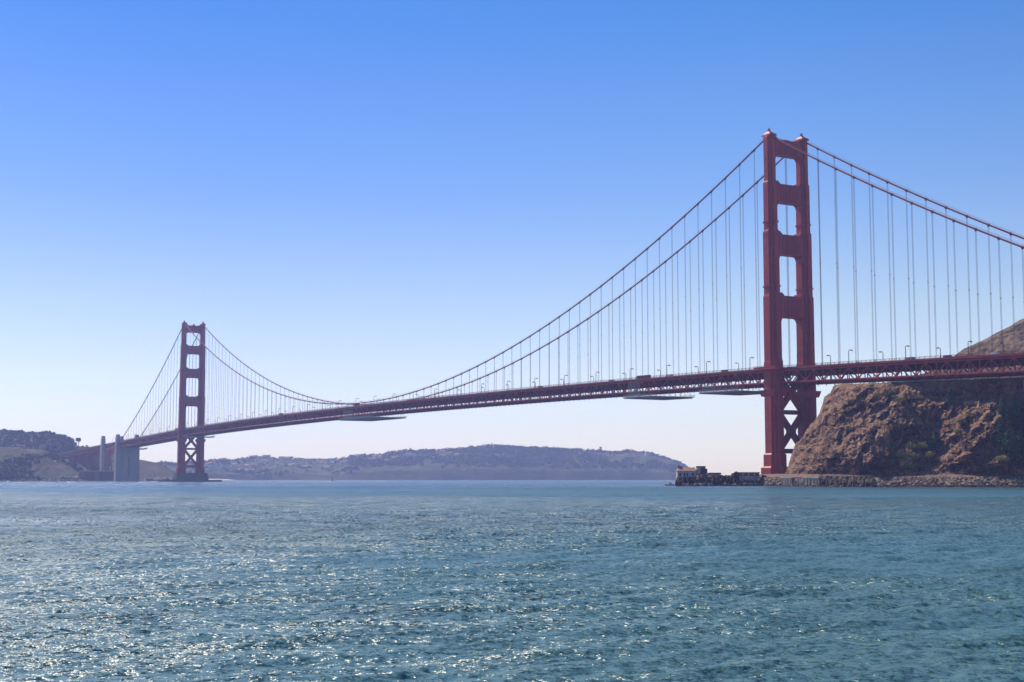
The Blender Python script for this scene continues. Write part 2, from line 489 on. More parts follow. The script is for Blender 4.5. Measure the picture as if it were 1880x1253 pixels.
m, t, b = mat_base('sea_water')
v = wpos(t)
b.inputs['Base Color'].default_value = (0.03, 0.10, 0.10, 1)
b.inputs['IOR'].default_value = 1.333
b.inputs['Roughness'].default_value = 0.36
b.inputs['Specular IOR Level'].default_value = 0.5
def slope_noise(scale, amp, detail, sc=(1, 1, 1)):
    mp = mapping(t, v, sc, (0, 0, -WIND))
    c = noise(t, scale, detail, 0.6, mp, 0.0, 'Color')
    s1 = node(t, 'ShaderNodeVectorMath', operation='SUBTRACT'); t.links.new(c, s1.inputs[0]); s1.inputs[1].default_value = (0.5, 0.5, 0.5)
    s2 = node(t, 'ShaderNodeVectorMath', operation='MULTIPLY'); t.links.new(s1.outputs[0], s2.inputs[0]); s2.inputs[1].default_value = (amp, amp, 0)
    return s2.outputs[0]
a1 = slope_noise(3.4, 3.1, 3)
a2 = slope_noise(12.0, 2.4, 2)
a3 = slope_noise(0.45, 1.3, 3, (1, .45, 1))
sm = node(t, 'ShaderNodeVectorMath', operation='ADD'); t.links.new(a1, sm.inputs[0]); t.links.new(a2, sm.inputs[1])
sm2 = node(t, 'ShaderNodeVectorMath', operation='ADD'); t.links.new(sm.outputs[0], sm2.inputs[0]); t.links.new(a3, sm2.inputs[1]); sm = sm2
# the steep lee faces of the wind chop lean down-wind (towards the north-east shore)
sm3 = node(t, 'ShaderNodeVectorMath', operation='ADD'); t.links.new(sm.outputs[0], sm3.inputs[0]); sm3.inputs[1].default_value = (-math.cos(WIND) * .13, -math.sin(WIND) * .13, 0); sm = sm3
# wind patches: calmer and rougher water
pn = noise(t, 0.012, 4, 0.6, mapping(t, v, (1.0, 0.3, 1), (0, 0, -WIND)))
# gust and slick bands lying across the channel, measured along the wind, edges broken by noise
al = node(t, 'ShaderNodeVectorMath', operation='DOT_PRODUCT'); t.links.new(v, al.inputs[0]); al.inputs[1].default_value = (FH[0], FH[1], 0)
off = float(CAM[0] * FH[0] + CAM[1] * FH[1])
s0 = node(t, 'ShaderNodeMath', operation='SUBTRACT'); t.links.new(al.outputs['Value'], s0.inputs[0]); s0.inputs[1].default_value = off
dm = node(t, 'ShaderNodeMapRange'); dm.inputs['From Min'].default_value = 0.3; dm.inputs['From Max'].default_value = 0.7
dm.inputs['To Min'].default_value = 0.62; dm.inputs['To Max'].default_value = 1.38; t.links.new(noise(t, 0.004, 3, 0.6, v), dm.inputs['Value'])
s1 = node(t, 'ShaderNodeMath', operation='MULTIPLY'); t.links.new(s0.outputs[0], s1.inputs[0]); t.links.new(dm.outputs[0], s1.inputs[1])
dn = node(t, 'ShaderNodeMath', operation='DIVIDE'); t.links.new(s1.outputs[0], dn.inputs[0]); dn.inputs[1].default_value = 1000.0
g = lambda q: (q, q, q)
band = ramp(t, dn.outputs[0], [(0.0, g(.52)), (.075, g(.60)), (.09, g(.50)), (.12, g(.54)), (.14, g(.74)), (.30, g(.74)), (.35, g(.30)), (.62, g(.28)), (.74, g(.4)), (1.0, g(.4))])
pr = node(t, 'ShaderNodeMapRange'); pr.inputs['From Min'].default_value = 0.36; pr.inputs['From Max'].default_value = 0.64
pr.inputs['To Min'].default_value = 1.0; pr.inputs['To Max'].default_value = 3.2
t.links.new(pn, pr.inputs['Value'])
pm_ = node(t, 'ShaderNodeMath', operation='MULTIPLY'); t.links.new(pr.outputs[0], pm_.inputs[0]); t.links.new(band, pm_.inputs[1]); pr = pm_
# silt: greener and bluer water in large world-space patches, greener towards the near shore (north)
sp = node(t, 'ShaderNodeSeparateXYZ'); t.links.new(v, sp.inputs[0])
nn0 = node(t, 'ShaderNodeMath', operation='MULTIPLY_ADD'); t.links.new(sp.outputs[0], nn0.inputs[0])
nn0.inputs[1].default_value = 0.0012; t.links.new(noise(t, 0.01, 3, 0.6, v), nn0.inputs[2])
t.links.new(ramp(t, nn0.outputs[0], [(0.5, (.036, .098, .158)), (1.0, (.064, .142, .126))]), b.inputs['Base Color'])
sc_ = node(t, 'ShaderNodeVectorMath', operation='SCALE'); t.links.new(sm.outputs[0], sc_.inputs[0]); t.links.new(pr.outputs[0], sc_.inputs['Scale'])
ad = node(t, 'ShaderNodeVectorMath', operation='ADD'); t.links.new(node(t, 'ShaderNodeNewGeometry').outputs['Normal'], ad.inputs[0]); t.links.new(sc_.outputs[0], ad.inputs[1])
nz = node(t, 'ShaderNodeVectorMath', operation='NORMALIZE'); t.links.new(ad.outputs[0], nz.inputs[0])
t.links.new(nz.outputs[0], b.inputs['Normal'])
band2 = ramp(t, dn.outputs[0], [(0.0, g(.34)), (.075, g(.34)), (.09, g(.31)), (.12, g(.29)), (.15, g(.24)), (.20, g(.21)), (.29, g(.21)), (.35, g(.31)), (.62, g(.31)), (.74, g(.24)), (1.0, g(.22))])
rg = node(t, 'ShaderNodeMath', operation='MULTIPLY_ADD'); t.links.new(pn, rg.inputs[0]); rg.inputs[1].default_value = 0.3
rg0 = node(t, 'ShaderNodeMath', operation='SUBTRACT'); t.links.new(band2, rg0.inputs[0]); rg0.inputs[1].default_value = 0.15; t.links.new(rg0.outputs[0], rg.inputs[2])
t.links.new(rg.outputs[0], b.inputs['Roughness'])
M['water'] = m
water = tag(grid_mesh('water', WP, m), 'rippled blue-green bay water with sun glitter', kind='structure')

# ================================================================== BRIDGE
def D(X):
    """height of the railing top"""
    if X > 0: return 75.97 - 9.66 * X / 343
    if X < -1280: return 75.97 - 9.66 * (-1280 - X) / 343
    u = (X + 640) / 640.0
    return 81.31 - 5.34 * u * u
HY = 13.7
TOPZ = 226.2
def cable_z(X):
    if X > 0: u = X / 343.0
    elif X < -1280: u = (-1280 - X) / 343.0
    else:
        q = (X + 640) / 640.0
        return 82.6 + (TOPZ - 82.6) * q * q
    return TOPZ + (64.25 - TOPZ) * u - 4 * 8.6 * u * (1 - u)

bridge = empty('suspension_bridge', (0, 0, 0))
tag(bridge, 'long orange-red suspension bridge with two towers crossing the strait', 'bridge')

def leg_poly(L, T, cx=0, cy=0):
    q = [(1.0, .38), (.72, .38), (.72, .70), (.42, .70), (.42, 1.0)]
    pts = []
    for sx, sy, rev in ((1, 1, 0), (-1, 1, 1), (-1, -1, 0), (1, -1, 1)):
        for a, c in (q[::-1] if rev else q):
            pts.append((cx + sx * a * L / 2, cy + sy * c * T / 2))
    return pts

SECT = [(6.0, 11.7, 21.0, 14.6), (11.7, 20.0, 16.8, 12.0), (20.0, 78.5, 14.0, 9.9), (78.5, 121.3, 13.2, 9.3), (121.3, 163.3, 11.9, 8.5),
        (163.3, 195.4, 10.3, 7.5), (195.4, 225.1, 8.8, 6.4)]

def make_tower(X0, zbase):
    tw = MB()
    # bracing strut just above the pier (the mesh of the tower itself), and the deck-level bracket
    tw.bb(X0 - 3.0, X0 + 3.0, -9.2, 9.2, 20.4, 23.3)
    BR = []
    for sy in (-1, 1):
        br_ = MB(); BR.append(br_)
        br_.frustum([(X0-6.2, sy*HY-5.0), (X0+6.2, sy*HY-5.0), (X0+6.2, sy*HY+5.0), (X0-6.2, sy*HY+5.0)], 56.5,
                   [(X0-7.8, sy*HY-5.7), (X0+7.8, sy*HY-5.7), (X0+7.8, sy*HY+5.7), (X0-7.8, sy*HY+5.7)], 60.5)
    tower = tw.build('tower', M['red'], bridge)
    for br_ in BR: br_.build('bracket', M['red'], tower)
    for sy in (-1, 1):
        lg = MB()
        for i, (z0, z1, L, T) in enumerate(SECT):
            if z0 < 12 and zbase < 6.5: z0 = z0 if i else zbase
            if i == 0: z0 = zbase
            lg.prism(leg_poly(L, T, X0, sy * HY), z0, z1 - 0.6)
            # sloped ledge at the top of each section
            nx = SECT[i+1] if i + 1 < len(SECT) else (0, 0, L - 1.0, T - 0.8)
            lg.frustum(leg_poly(L, T, X0, sy * HY), z1 - 0.6, leg_poly(nx[2] + 0.25, nx[3] + 0.2, X0, sy * HY), z1 + 0.5)
            # plate seams standing proud as thin horizontal bands
            if i >= 2:
                zz = z0 + 7.5
                while zz < z1 - 4:
                    lg.prism(leg_poly(L + 0.16, T + 0.12, X0, sy * HY), zz, zz + 0.22)
                    zz += 7.5
        # walkway brackets seen as small collars
        for zc, L, T in ((169.0, 10.3, 7.5), (127.0, 11.9, 8.5)):
            lg.prism(leg_poly(L + 1.7, T + 1.4, X0, sy * HY), zc, zc + 0.3)
        leg = lg.build('leg', M['red'], tower)
        # saddle housing with stepped roof
        sh = MB()
        cy = sy * HY
        def rect(a, c): return [(X0-a, cy-c), (X0+a, cy-c), (X0+a, cy+c), (X0-a, cy+c)]
        sh.frustum(rect(4.3, 3.0), 225.6, rect(3.9, 2.7), 226.7)
        sh.frustum(rect(3.7, 2.5), 226.7, rect(1.2, 1.2), 228.4)
        sh.frustum(rect(0.95, 0.95), 228.4, rect(0.75, 0.75), 229.5)
        sh.build('saddle_housing', M['red'], tower)
        bc = MB()
        bc.tube([(X0, cy, 229.5), (X0, cy, 230.5)], 0.45, 8)
        for k in range(4):
            a = k * math.pi / 2 + .4
            bc.tube([(X0 + .8*math.cos(a), cy + .8*math.sin(a), 229.3), (X0 + .8*math.cos(a), cy + .8*math.sin(a), 231.2 - .2 * k)], 0.12, 5)
        bc.build('beacon', M['lampmetal'], tower)
    # portal struts with rounded openings and vertical fluting
    for i, (z0, z1, L, T) in enumerate([(213.4, 223.6, 8.8, 6.4), (182.3, 194.3, 10.3, 7.5), (148.2, 161.2, 11.9, 8.5), (107.6, 121.3, 13.2, 9.3)]):
        ps = MB()
        hw = HY - T / 2 + 0.3 * T
        hy = HY - T * 0.5 + 0.15
        r = 2.6
        pts = []
        # bottom edge: rounded haunches into the legs
        Tl = [6.4, 7.5, 8.5, 9.3][i]
        hb = HY - Tl / 2 + 0.2
        for k in range(7):
            a = math.pi / 2 * k / 6
            pts.append((-hb + r - r * math.cos(a), z0 - r + r * math.sin(a)))
        for k in range(7):
            a = math.pi / 2 * k / 6
            pts.append((hb - r + r * math.sin(a), z0 - r + r * math.cos(a)))
        # top edge: stepped corners
        pts += [(hb, z1 + 2.0), (hb - 1.1, z1 + 2.0), (hb - 1.1, z1 + 1.0), (hb - 2.3, z1 + 1.0), (hb - 2.3, z1),
                (-hb + 2.3, z1), (-hb + 2.3, z1 + 1.0), (-hb + 1.1, z1 + 1.0), (-hb + 1.1, z1 + 2.0), (-hb, z1 + 2.0)]
        th = L * 0.30
        ps.prism(pts, X0 - th, X0 + th, 'x')
        n = 13
        for k in range(n):
            yy = -hb + 2.6 + (2 * hb - 5.2) * k / (n - 1)
            for sx in (-1, 1):
                ps.bb(X0 + sx * (th - 0.05), X0 + sx * (th + 0.32), yy - 0.28, yy + 0.28, z0 + 0.8, z1 - 0.8)
        for sx in (-1, 1):
            ps.bb(X0 + sx * (th - 0.04), X0 + sx * (th + 0.42), -hb + 0.5, hb - 0.5, z1 - 0.75, z1 - 0.1)
            ps.bb(X0 + sx * (th - 0.04), X0 + sx * (th + 0.42), -hb + 2.2, hb - 2.2, z0 + 0.1, z0 + 0.75)
        if i == 0:
            # small aviation equipment and rail on the top strut
            for k in range(9):
                yy = -8 + 2 * k
                ps.bb(X0 - 0.06, X0 + 0.06, yy - .06, yy + .06, z1, z1 + 1.3)
            ps.bb(X0 - 0.05, X0 + 0.05, -8, 8, z1 + 1.2, z1 + 1.3)
            ps.bb(X0 - 1.0, X0 + 1.0, -1.0, 1.4, z1, z1 + (2.2 if X0 < -1 else 0.9))
        ps.build('portal_strut', M['red'], tower)
    # cross bracing below the deck
    for za, zb in ((48.0, 69.6), (23.3, 45.3)):
        cb = MB()
        for s1 in (-1, 1):
            cb.beam((X0 + 0.02 * s1, -s1 * 9.6, za - .4), (X0 + 0.02 * s1, s1 * 9.6, zb + .4), 3.2, 3.1)
        zm = (za + zb) / 2
        cb.box((X0, 0, zm), (1.9, 2.5, 2.5))
        cb.build('cross_brace', M['red'], tower)
    hs_ = MB()
    hs_.bb(X0 - 1.8, X0 + 1.8, -9.4, 9.4, 45.3, 48.0)
    hs_.build('cross_strut', M['red'], tower)
    # walkway round the leg at deck level
    for sy in (-1, 1):
        bl = MB()
        y0 = sy * (HY + 1.0); y1 = sy * (HY + 7.2)
        bl.bb(X0 - 10.5, X0 + 10.5, min(y0, y1), max(y0, y1), D(X0) - 2.6, D(X0) - 1.2)
        bl.bb(X0 - 10.5, X0 + 10.5, y1 - 0.08, y1 + 0.08, D(X0) - 0.1, D(X0) + 0.05)
        for k in range(15):
            xx = X0 - 10.4 + 20.8 * k / 14
            bl.bb(xx - .07, xx + .07, y1 - .06, y1 + .06, D(X0) - 1.3, D(X0))
        bl.bb(X0 - 10.5, X0 + 10.5, y1 - 0.04, y1 + 0.04, D(X0) - 1.2, D(X0) - 0.75)
        bl.build('walkway', M['red'], tower)
    return tower

tower_n = make_tower(0.0, 3.0)
tower_n['label'] = 'near tower, taller in the view, beside the brown cliff'
tower_s = make_tower(-1280.0, 10.0)
tower_s['label'] = 'far tower standing in the open water, bluish with haze'
# far tower pier and fender
pm = MB()
for a, bb_, z0, z1 in ((16.5, 24.0, -4, 7.5), (14.5, 22.5, 7.5, 12.5)):
    poly = [(-1280 + a * math.copysign(abs(math.cos(q)) ** .35, math.cos(q)), bb_ * math.copysign(abs(math.sin(q)) ** .35, math.sin(q))) for q in np.linspace(0, 2*math.pi, 32, endpoint=False)]
    pm.prism(poly, z0, z1)
pm.build('pier', M['conc_dark'], bridge)
fm = MB()
ring_o = [(-1280 + 25 * math.cos(q), 46 * math.sin(q)) for q in np.linspace(0, 2*math.pi, 48, endpoint=False)]
ring_i = [(-1280 + 19 * math.cos(q), 40 * math.sin(q)) for q in np.linspace(0, 2*math.pi, 48, endpoint=False)]
n = 48
vs = [(x, y, -4) for x, y in ring_o] + [(x, y, 2.7) for x, y in ring_o] + [(x, y, 2.7) for x, y in ring_i] + [(x, y, -4) for x, y in ring_i]
fs = []
for i in range(n):
    j = (i + 1) % n
    for k in range(3): fs.append([k*n+i, k*n+j, (k+1)*n+j, (k+1)*n+i])
fm.add(vs, fs); fm.build('fender_wall', M['conc_dark'], bridge)

# main cables with bands and hand ropes
SUS = [k * 15.24 for k in range(1, 22)] + [-k * 15.24 for k in range(1, 84)] + [-1280 - k * 15.24 for k in range(1, 22)]
for sy in (-1, 1):
    cb = MB()
    xs = list(np.arange(-1623, 343.1, 7.62))
    xs = sorted(set(xs + [0.0, -1280.0]))
    cb.tube([(x, sy * HY, cable_z(x)) for x in xs], 0.52, 10)
    for k in (-1, 1):
        cb.tube([(x, sy * HY + k * .6, cable_z(x) + 1.35) for x in xs[::2]], 0.045, 4)
    for x in SUS:
        dz = (cable_z(x + .5) - cable_z(x - .5))
        dv = Vector((1, 0, dz)).normalized()
        p = Vector((x, sy * HY, cable_z(x)))
        cb.tube([p - dv * .75, p + dv * .75], 0.72, 8)
        cb.box((x, sy * HY, cable_z(x) - 0.7), (.4, .35, .45))
    cb.build('main_cable', M['cable'], bridge, smooth=False)

sus = []
for x in SUS:
    for sy in (-1, 1):
        if cable_z(x) - D(x) < 1.0: continue
        d = math.hypot(x - CAM[0], sy * HY - CAM[1])
        sus.append(((cable_z(x) - D(x)) / d, x, sy))
sus.sort(reverse=True)
def sus_mesh(mb, x, sy):
    z1 = cable_z(x) - 0.6; z0 = D(x) - 3.2
    for k in (-1, 1):
        mb.tube([(x + k * .32, sy * HY, z0), (x + k * .32, sy * HY, z1)], 0.085, 5)
    h = z1 - z0
    if h > 45:
        for q in (0.5,):
            mb.bb(x - .5, x + .5, sy * HY - .12, sy * HY + .12, z0 + h * q - .2, z0 + h * q + .2)
sus = [s for s in sus]
for i, (_, x, sy) in enumerate(sus[:99]):
    mb = MB(); sus_mesh(mb, x, sy); mb.build('suspender', M['rope'], bridge, fixn=False)
mb = MB()
for _, x, sy in sus[99:]: sus_mesh(mb, x, sy)
tag(mb.build('suspender', M['rope'], bridge, fixn=False), kind='stuff')

# stiffening trusses, deck floor and railings, one set per span
SPANS = [(-1623.0, -1287.5), (-1272.5, -7.5), (7.5, 396.0)]
P2 = 7.62
for (xa, xb) in SPANS:
    n = int(round((xb - xa) / P2)); dx = (xb - xa) / n
    X = [xa + dx * i for i in range(n + 1)]
    for sy in (-1, 1):
        tm = MB(); y = sy * HY
        off = int(round(xa / P2))
        for i in range(n):
            a, c = X[i], X[i+1]
            tm.beam((a, y, D(a) - 3.3), (c, y, D(c) - 3.3), 0.75, 0.95)
            tm.beam((a, y, D(a) - 10.6), (c, y, D(c) - 10.6), 0.75, 0.85)
            if (i + off) % 2 == 0:
                tm.beam((a, y, D(a) - 10.5), (c, y, D(c) - 3.5), 0.55, 0.5)
            else:
                tm.beam((a, y, D(a) - 3.5), (c, y, D(c) - 10.5), 0.55, 0.5)
            # gusset plates
            if (i + off) % 2 == 0:
                tm.box((a, y - 0.0, D(a) - 10.0), (1.0, .42, .75))
            else:
                tm.box((a, y - 0.0, D(a) - 3.9), (1.0, .42, .6))
        for x in X:
            tm.beam((x, y, D(x) - 10.4), (x, y, D(x) - 3.4), 0.42, 0.5)
        tm.build('stiffening_truss', M['red'], bridge)
        # outer fascia and railing
        rl = MB(); y = sy * (HY + 1.0)
        rl_step = 1 if xb > -500 else 1
        for i in range(n):
            a, c = X[i], X[i+1]
            rl.beam((a, y, D(a) - 0.06), (c, y, D(c) - 0.06), 0.16, 0.14)
            rl.beam((a, y, D(a) - 1.22), (c, y, D(c) - 1.22), 0.12, 0.12)
            for q in (0.0, 0.5):
                x = a + dx * q
                rl.box((x, y, D(x) - 0.72), (.13, .1, .72))
            m_ = 12
            for q in range(1, m_):
                x = a + dx * q / m_
                if x > -420 and (q != m_ // 2):
                    rl.box((x, y, D(x) - 0.66), (.05, .03, .58))
            if a <= -420:
                rl.beam((a, y, D(a) - 0.65), (c, y, D(c) - 0.65), 0.03, 0.35)
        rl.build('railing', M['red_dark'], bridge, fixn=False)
    fl = MB(); rd = MB(); SW = {-1: MB(), 1: MB()}
    for i in range(n):
        a, c = X[i], X[i+1]
        rd.beam((a, 0, D(a) - 1.85), (c, 0, D(c) - 1.85), 18.6, 0.5)
        for sy in (-1, 1):
            SW[sy].beam((a, sy * 12.1, D(a) - 1.62), (c, sy * 12.1, D(c) - 1.62), 5.5, 0.34)
            SW[sy].beam((a, sy * (HY + 1.25), D(a) - 1.95), (c, sy * (HY + 1.25), D(c) - 1.95), 0.14, 1.1)
            SW[sy].beam((a, sy * 9.2, D(a) - 1.1), (c, sy * 9.2, D(c) - 1.1), 0.2, 0.5)
        for yy in (-8, -4, 0, 4, 8):
            fl.beam((a, yy, D(a) - 2.6), (c, yy, D(c) - 2.6), 0.35, 1.0)
        # bottom laterals and chord-level struts, seen from below as a dark soffit
        fl.beam((a, -HY, D(a) - 11.0), (a, HY, D(a) - 11.0), 0.7, 0.9)
        s1 = 1 if (i % 2) else -1
        fl.beam((a, s1 * HY, D(a) - 11.05), (c, -s1 * HY, D(c) - 11.05), 0.6, 0.7)
        fl.beam((a, -s1 * HY, D(a) - 11.1), (c, s1 * HY, D(c) - 11.1), 0.55, 0.6)
        fl.beam((a, 0, D(a) - 11.2), (c, 0, D(c) - 11.2), 0.8, 0.5)
        for yy in (-10, 10): fl.beam((a, yy, D(a) - 11.3), (c, yy, D(c) - 11.3), 0.5, 0.5)
        # floor beam: a deep truss across the deck
        fl.beam((a, -HY + .3, D(a) - 4.2), (a, HY - .3, D(a) - 4.2), 0.4, 4.0)
        fl.box((a, -10, D(a) - 11.8), (.12, .3, .5)); fl.box((a, 10, D(a) - 11.8), (.12, .3, .5))
        fl.box((a, -HY, D(a) - 11.5), (.25, .3, .5))
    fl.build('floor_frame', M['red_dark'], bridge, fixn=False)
    rd.build('roadway', M['asphalt'], bridge, fixn=False)
    for sy in (-1, 1): SW[sy].build('sidewalk', M['red_mid'], bridge, fixn=False)
# deck through the towers
for X0 in (0, -1280):
    rd = MB(); rd.bb(X0 - 7.6, X0 + 7.6, -8.9, 8.9, D(X0) - 2.1, D(X0) - 1.6); rd.build('roadway', M['asphalt'], bridge)

# concrete pylons and the steel arch at the far shore
def pylon(Xc, w_arch, name_label):
    pm = MB()
    for sy in (-1, 1):
        cy = sy * 15.6
        pm.bb(Xc - 5.75, Xc + 5.75, cy - 3.6, cy + 3.6, 2, 59)
        pm.bb(Xc - 4.6, Xc + 4.6, cy - 3.0, cy + 3.0, 59, 71.5)
        pm.bb(Xc - 3.8, Xc + 3.8, cy - 2.4, cy + 2.4, 71.5, 76.5)
        pm.bb(Xc - 6.4, Xc + 6.4, cy - 4.2, cy + 4.2, -3, 2)
    o = pm.build('concrete_pylon', M['conc'], bridge)
    o['label'] = name_label
    return o
p1 = pylon(-1629.0, True, 'broad grey concrete pylon nearest the water, lattice opening in its face')
wl = MB()
# wall between the shafts, with a tall opening through which steel lattice shows
for y0, y1, z0, z1 in ((-12.2, -3.4, -3, 57.5), (3.4, 12.2, -3, 57.5), (-3.4, 3.4, 40.0, 57.5), (-3.4, 3.4, -3, 9.0)):
    wl.bb(-1634.5, -1623.6, y0, y1, z0, z1)
wl.bb(-1635.0, -1623.0, -18.8, 18.8, 57.5, 59.5)
wl.build('wall', M['conc'], p1)
lt = MB()
for k in range(8):
    z0 = 9 + k * 3.9
    lt.beam((-1631, -3.4, z0), (-1631, 3.4, z0 + 3.9), .5, .5); lt.beam((-1631, 3.4, z0), (-1631, -3.4, z0 + 3.9), .5, .5)
    lt.beam((-1631, -3.4, z0), (-1631, 3.4, z0), .5, .5)
lt.build('lattice', M['metal'], p1)
p2 = pylon(-1726.0, False, 'pair of pale concrete pylon shafts farther back above the brick fort')
wl = MB()
for y0, y1, z0, z1 in ((-12.2, -6, -3, 52), (6, 12.2, -3, 52), (-6, 6, 46, 52)):
    wl.bb(-1731.5, -1720.5, y0, y1, z0, z1)
wl.build('wall', M['conc'], p2)
ar = MB()
XA0, XA1 = -1636.0, -1720.0
for sy in (-1, 1):
    prev = None
    for k in range(15):
        u = k / 14.0; x = XA0 + (XA1 - XA0) * u
        zl = 16 + 36 * (1 - (2*u-1) ** 2); zu = zl + 4.5
        if prev:
            ar.beam((prev[0], sy*HY, prev[1]), (x, sy*HY, zl), .9, .9)
            ar.beam((prev[0], sy*HY, prev[2]), (x, sy*HY, zu), .9, .9)
            ar.beam((prev[0], sy*HY, prev[1]), (x, sy*HY, zu), .5, .5)
        ar.beam((x, sy*HY, zl), (x, sy*HY, zu), .5, .5)
        ar.beam((x, sy*HY, zu), (x, sy*HY, D(x) - 4), .6, .6)
        prev = (x, zl, zu)
for k in range(15):
    u = k / 14.0; x = XA0 + (XA1 - XA0) * u; zl = 16 + 36 * (1 - (2*u-1) ** 2)
    ar.beam((x, -HY, zl), (x, HY, zl + 4), .5, .5); ar.beam((x, HY, zl), (x, -HY, zl + 4), .5, .5)
ar.build('steel_arch', M['red'], bridge)
vd = MB()
xs = np.arange(-1636, -2140, -12.0)
for i in range(len(xs) - 1):
    a, c = xs[i], xs[i+1]
    rf = 1.0
    vd.beam((a, 0, D(a) - 1.9), (c, 0, D(c) - 1.9), 27.0, 0.8)
    for sy in (-1, 1):
        y = sy * HY
        vd.beam((a, y, D(a) - 1.9), (c, y, D(c) - 1.9), 0.5, 2.4)
        vd.beam((a, y, D(a) - 0.1), (c, y, D(c) - 0.1), 0.15, 0.15)
        vd.beam((a, y, D(a) - 10), (c, y, D(c) - 10), 0.8, 0.9)
        vd.beam((a, y, D(a) - 10), (c, y, D(c) - 3), 0.45, 0.45); vd.beam((a, y, D(a) - 3), (c, y, D(c) - 10), 0.45, 0.45)
        vd.beam((a, y, D(a) - 10), (a, y, D(a) - 3), 0.45, 0.45)
    vd.beam((a, 0, D(a) - 10.5), (c, 0, D(c) - 10.5), 20, 0.4)
vd.build('approach_deck', M['red_dark'], bridge, fixn=False)
for xt in (-1790, -1850, -1905, -1955, -2000, -2045):
    tr = MB()
    zt = D(xt) - 10.5; z0 = 8 + (-1790 - xt) * 0.10
    for sx in (-1, 1):
        for sy in (-1, 1):
            tr.beam((xt + sx * 8, sy * 14.5, z0), (xt + sx * 6, sy * 12.5, zt), .9, .9)
        nn = 3
        for k in range(nn):
            za = z0 + (zt - z0) * k / nn; zb = z0 + (zt - z0) * (k + 1) / nn
            for s1 in (-1, 1):
                tr.beam((xt + sx * 7, s1 * 13.5, za), (xt + sx * 7, -s1 * 13.5, zb), .5, .5)
            tr.beam((xt + sx * 7, -13.5, zb), (xt + sx * 7, 13.5, zb), .6, .6)
    for sy in (-1, 1):
        for k in range(nn):
            za = z0 + (zt - z0) * k / nn; zb = z0 + (zt - z0) * (k + 1) / nn
            for s1 in (-1, 1):
                tr.beam((xt + s1 * 7, sy * 13.5, za), (xt - s1 * 7, sy * 13.5, zb), .5, .5)
    tr.build('trestle', M['red_dark'], bridge, fixn=False)

# ================================================================== street lamps (poles with a short arm)
def make_lamp():
    root = empty('street_lamp', (0, 0, 0))
    pb = MB(); pb.tube([(0, 0, 0), (0, 0, 1.2)], [.34, .28], 8)
    pb.tube([(0, 0, 1.2), (0, 0, 7.6), (0, 0.25, 8.1), (0, .8, 8.35), (0, 2.2, 8.35)], [.22, .19, .18, .17, .16], 8)
    pb.build('pole', M['lampmetal'], root)
    hd = MB(); hd.frustum([(-.45, 1.4), (.45, 1.4), (.45, 3.1), (-.45, 3.1)], 7.9, [(-.25, 1.6), (.25, 1.6), (.25, 2.9), (-.25, 2.9)], 8.45)
    hd.build('lamp_head', M['lampmetal'], root)
    return root
lamp0 = None
def place_lamp(x, sy, label):
    global lamp0
    if lamp0 is None:
        lamp0 = make_lamp(); o = lamp0
    else:
        o = copy_tree(lamp0)
    o.location = (x, sy * (HY + 0.2), D(x) - 1.45)
    o.rotation_euler = (0, 0, 0 if sy < 0 else math.pi)
    tag(o, label, 'street lamp', 'street lamps along the bridge deck')
for sy, side in ((-1, 'near'), (1, 'far')):
    kn = [22.9 + 45.72 * k for k in range(0, 6)]
    kn = [x for x in kn if px_of((x, sy * HY, 75)) < 1885]
    if sy < 0: kn = [x for x in kn]
    for i, x in enumerate(kn):
        place_lamp(x, sy, 'street lamp on the %s railing, %s to the right of the near red tower' % (side, ordn(i)))
    km = [22.9 - 45.72 * k for k in range(1, 29)]
    km = [x for x in km if x > -1268]
    for i, x in enumerate(km):
        place_lamp(x, sy, 'street lamp on the %s railing of the main span, %s leftward from the near tower' % (side, ordn(i)))
    ks = [x for x in [22.9 - 45.72 * k for k in range(29, 38)] if -1720 < x < -1290]
    for i, x in enumerate(ks):
        place_lamp(x, sy, 'small street lamp on the %s railing beyond the far tower, %s leftward from it' % (side, ordn(i)))

# ================================================================== NEAR SHORE: cliff, hill, bench
def interp(x, tab):
    return np.interp(x, [a for a, _ in tab], [b_ for _, b_ in tab])
SHORE = [(1385, 862), (1400, 850), (1450, 806), (1500, 772), (1600, 737), (1750, 715), (1880, 702), (2100, 690)]
RIM_Y = [(1425, 889), (1441, 872), (1447, 858), (1453, 841), (1461, 820), (1474, 802), (1486, 788), (1494, 775), (1501, 761), (1511, 744), (1522, 727.5), (1530, 713), (1537, 706.5), (1560, 705), (1600, 703),
         (1640, 702.5), (1700, 700.5), (1760, 699), (1880, 694), (2100, 688)]
RIM_D = [(1425, 876), (1450, 874), (1500, 858), (1530, 838), (1560, 822), (1600, 806), (1640, 800), (1700, 797), (1760, 784), (1880, 766), (2100, 736)]
TOE_OFF = [(1425, 24), (1500, 20), (1600, 19), (1880, 17), (2100, 17)]

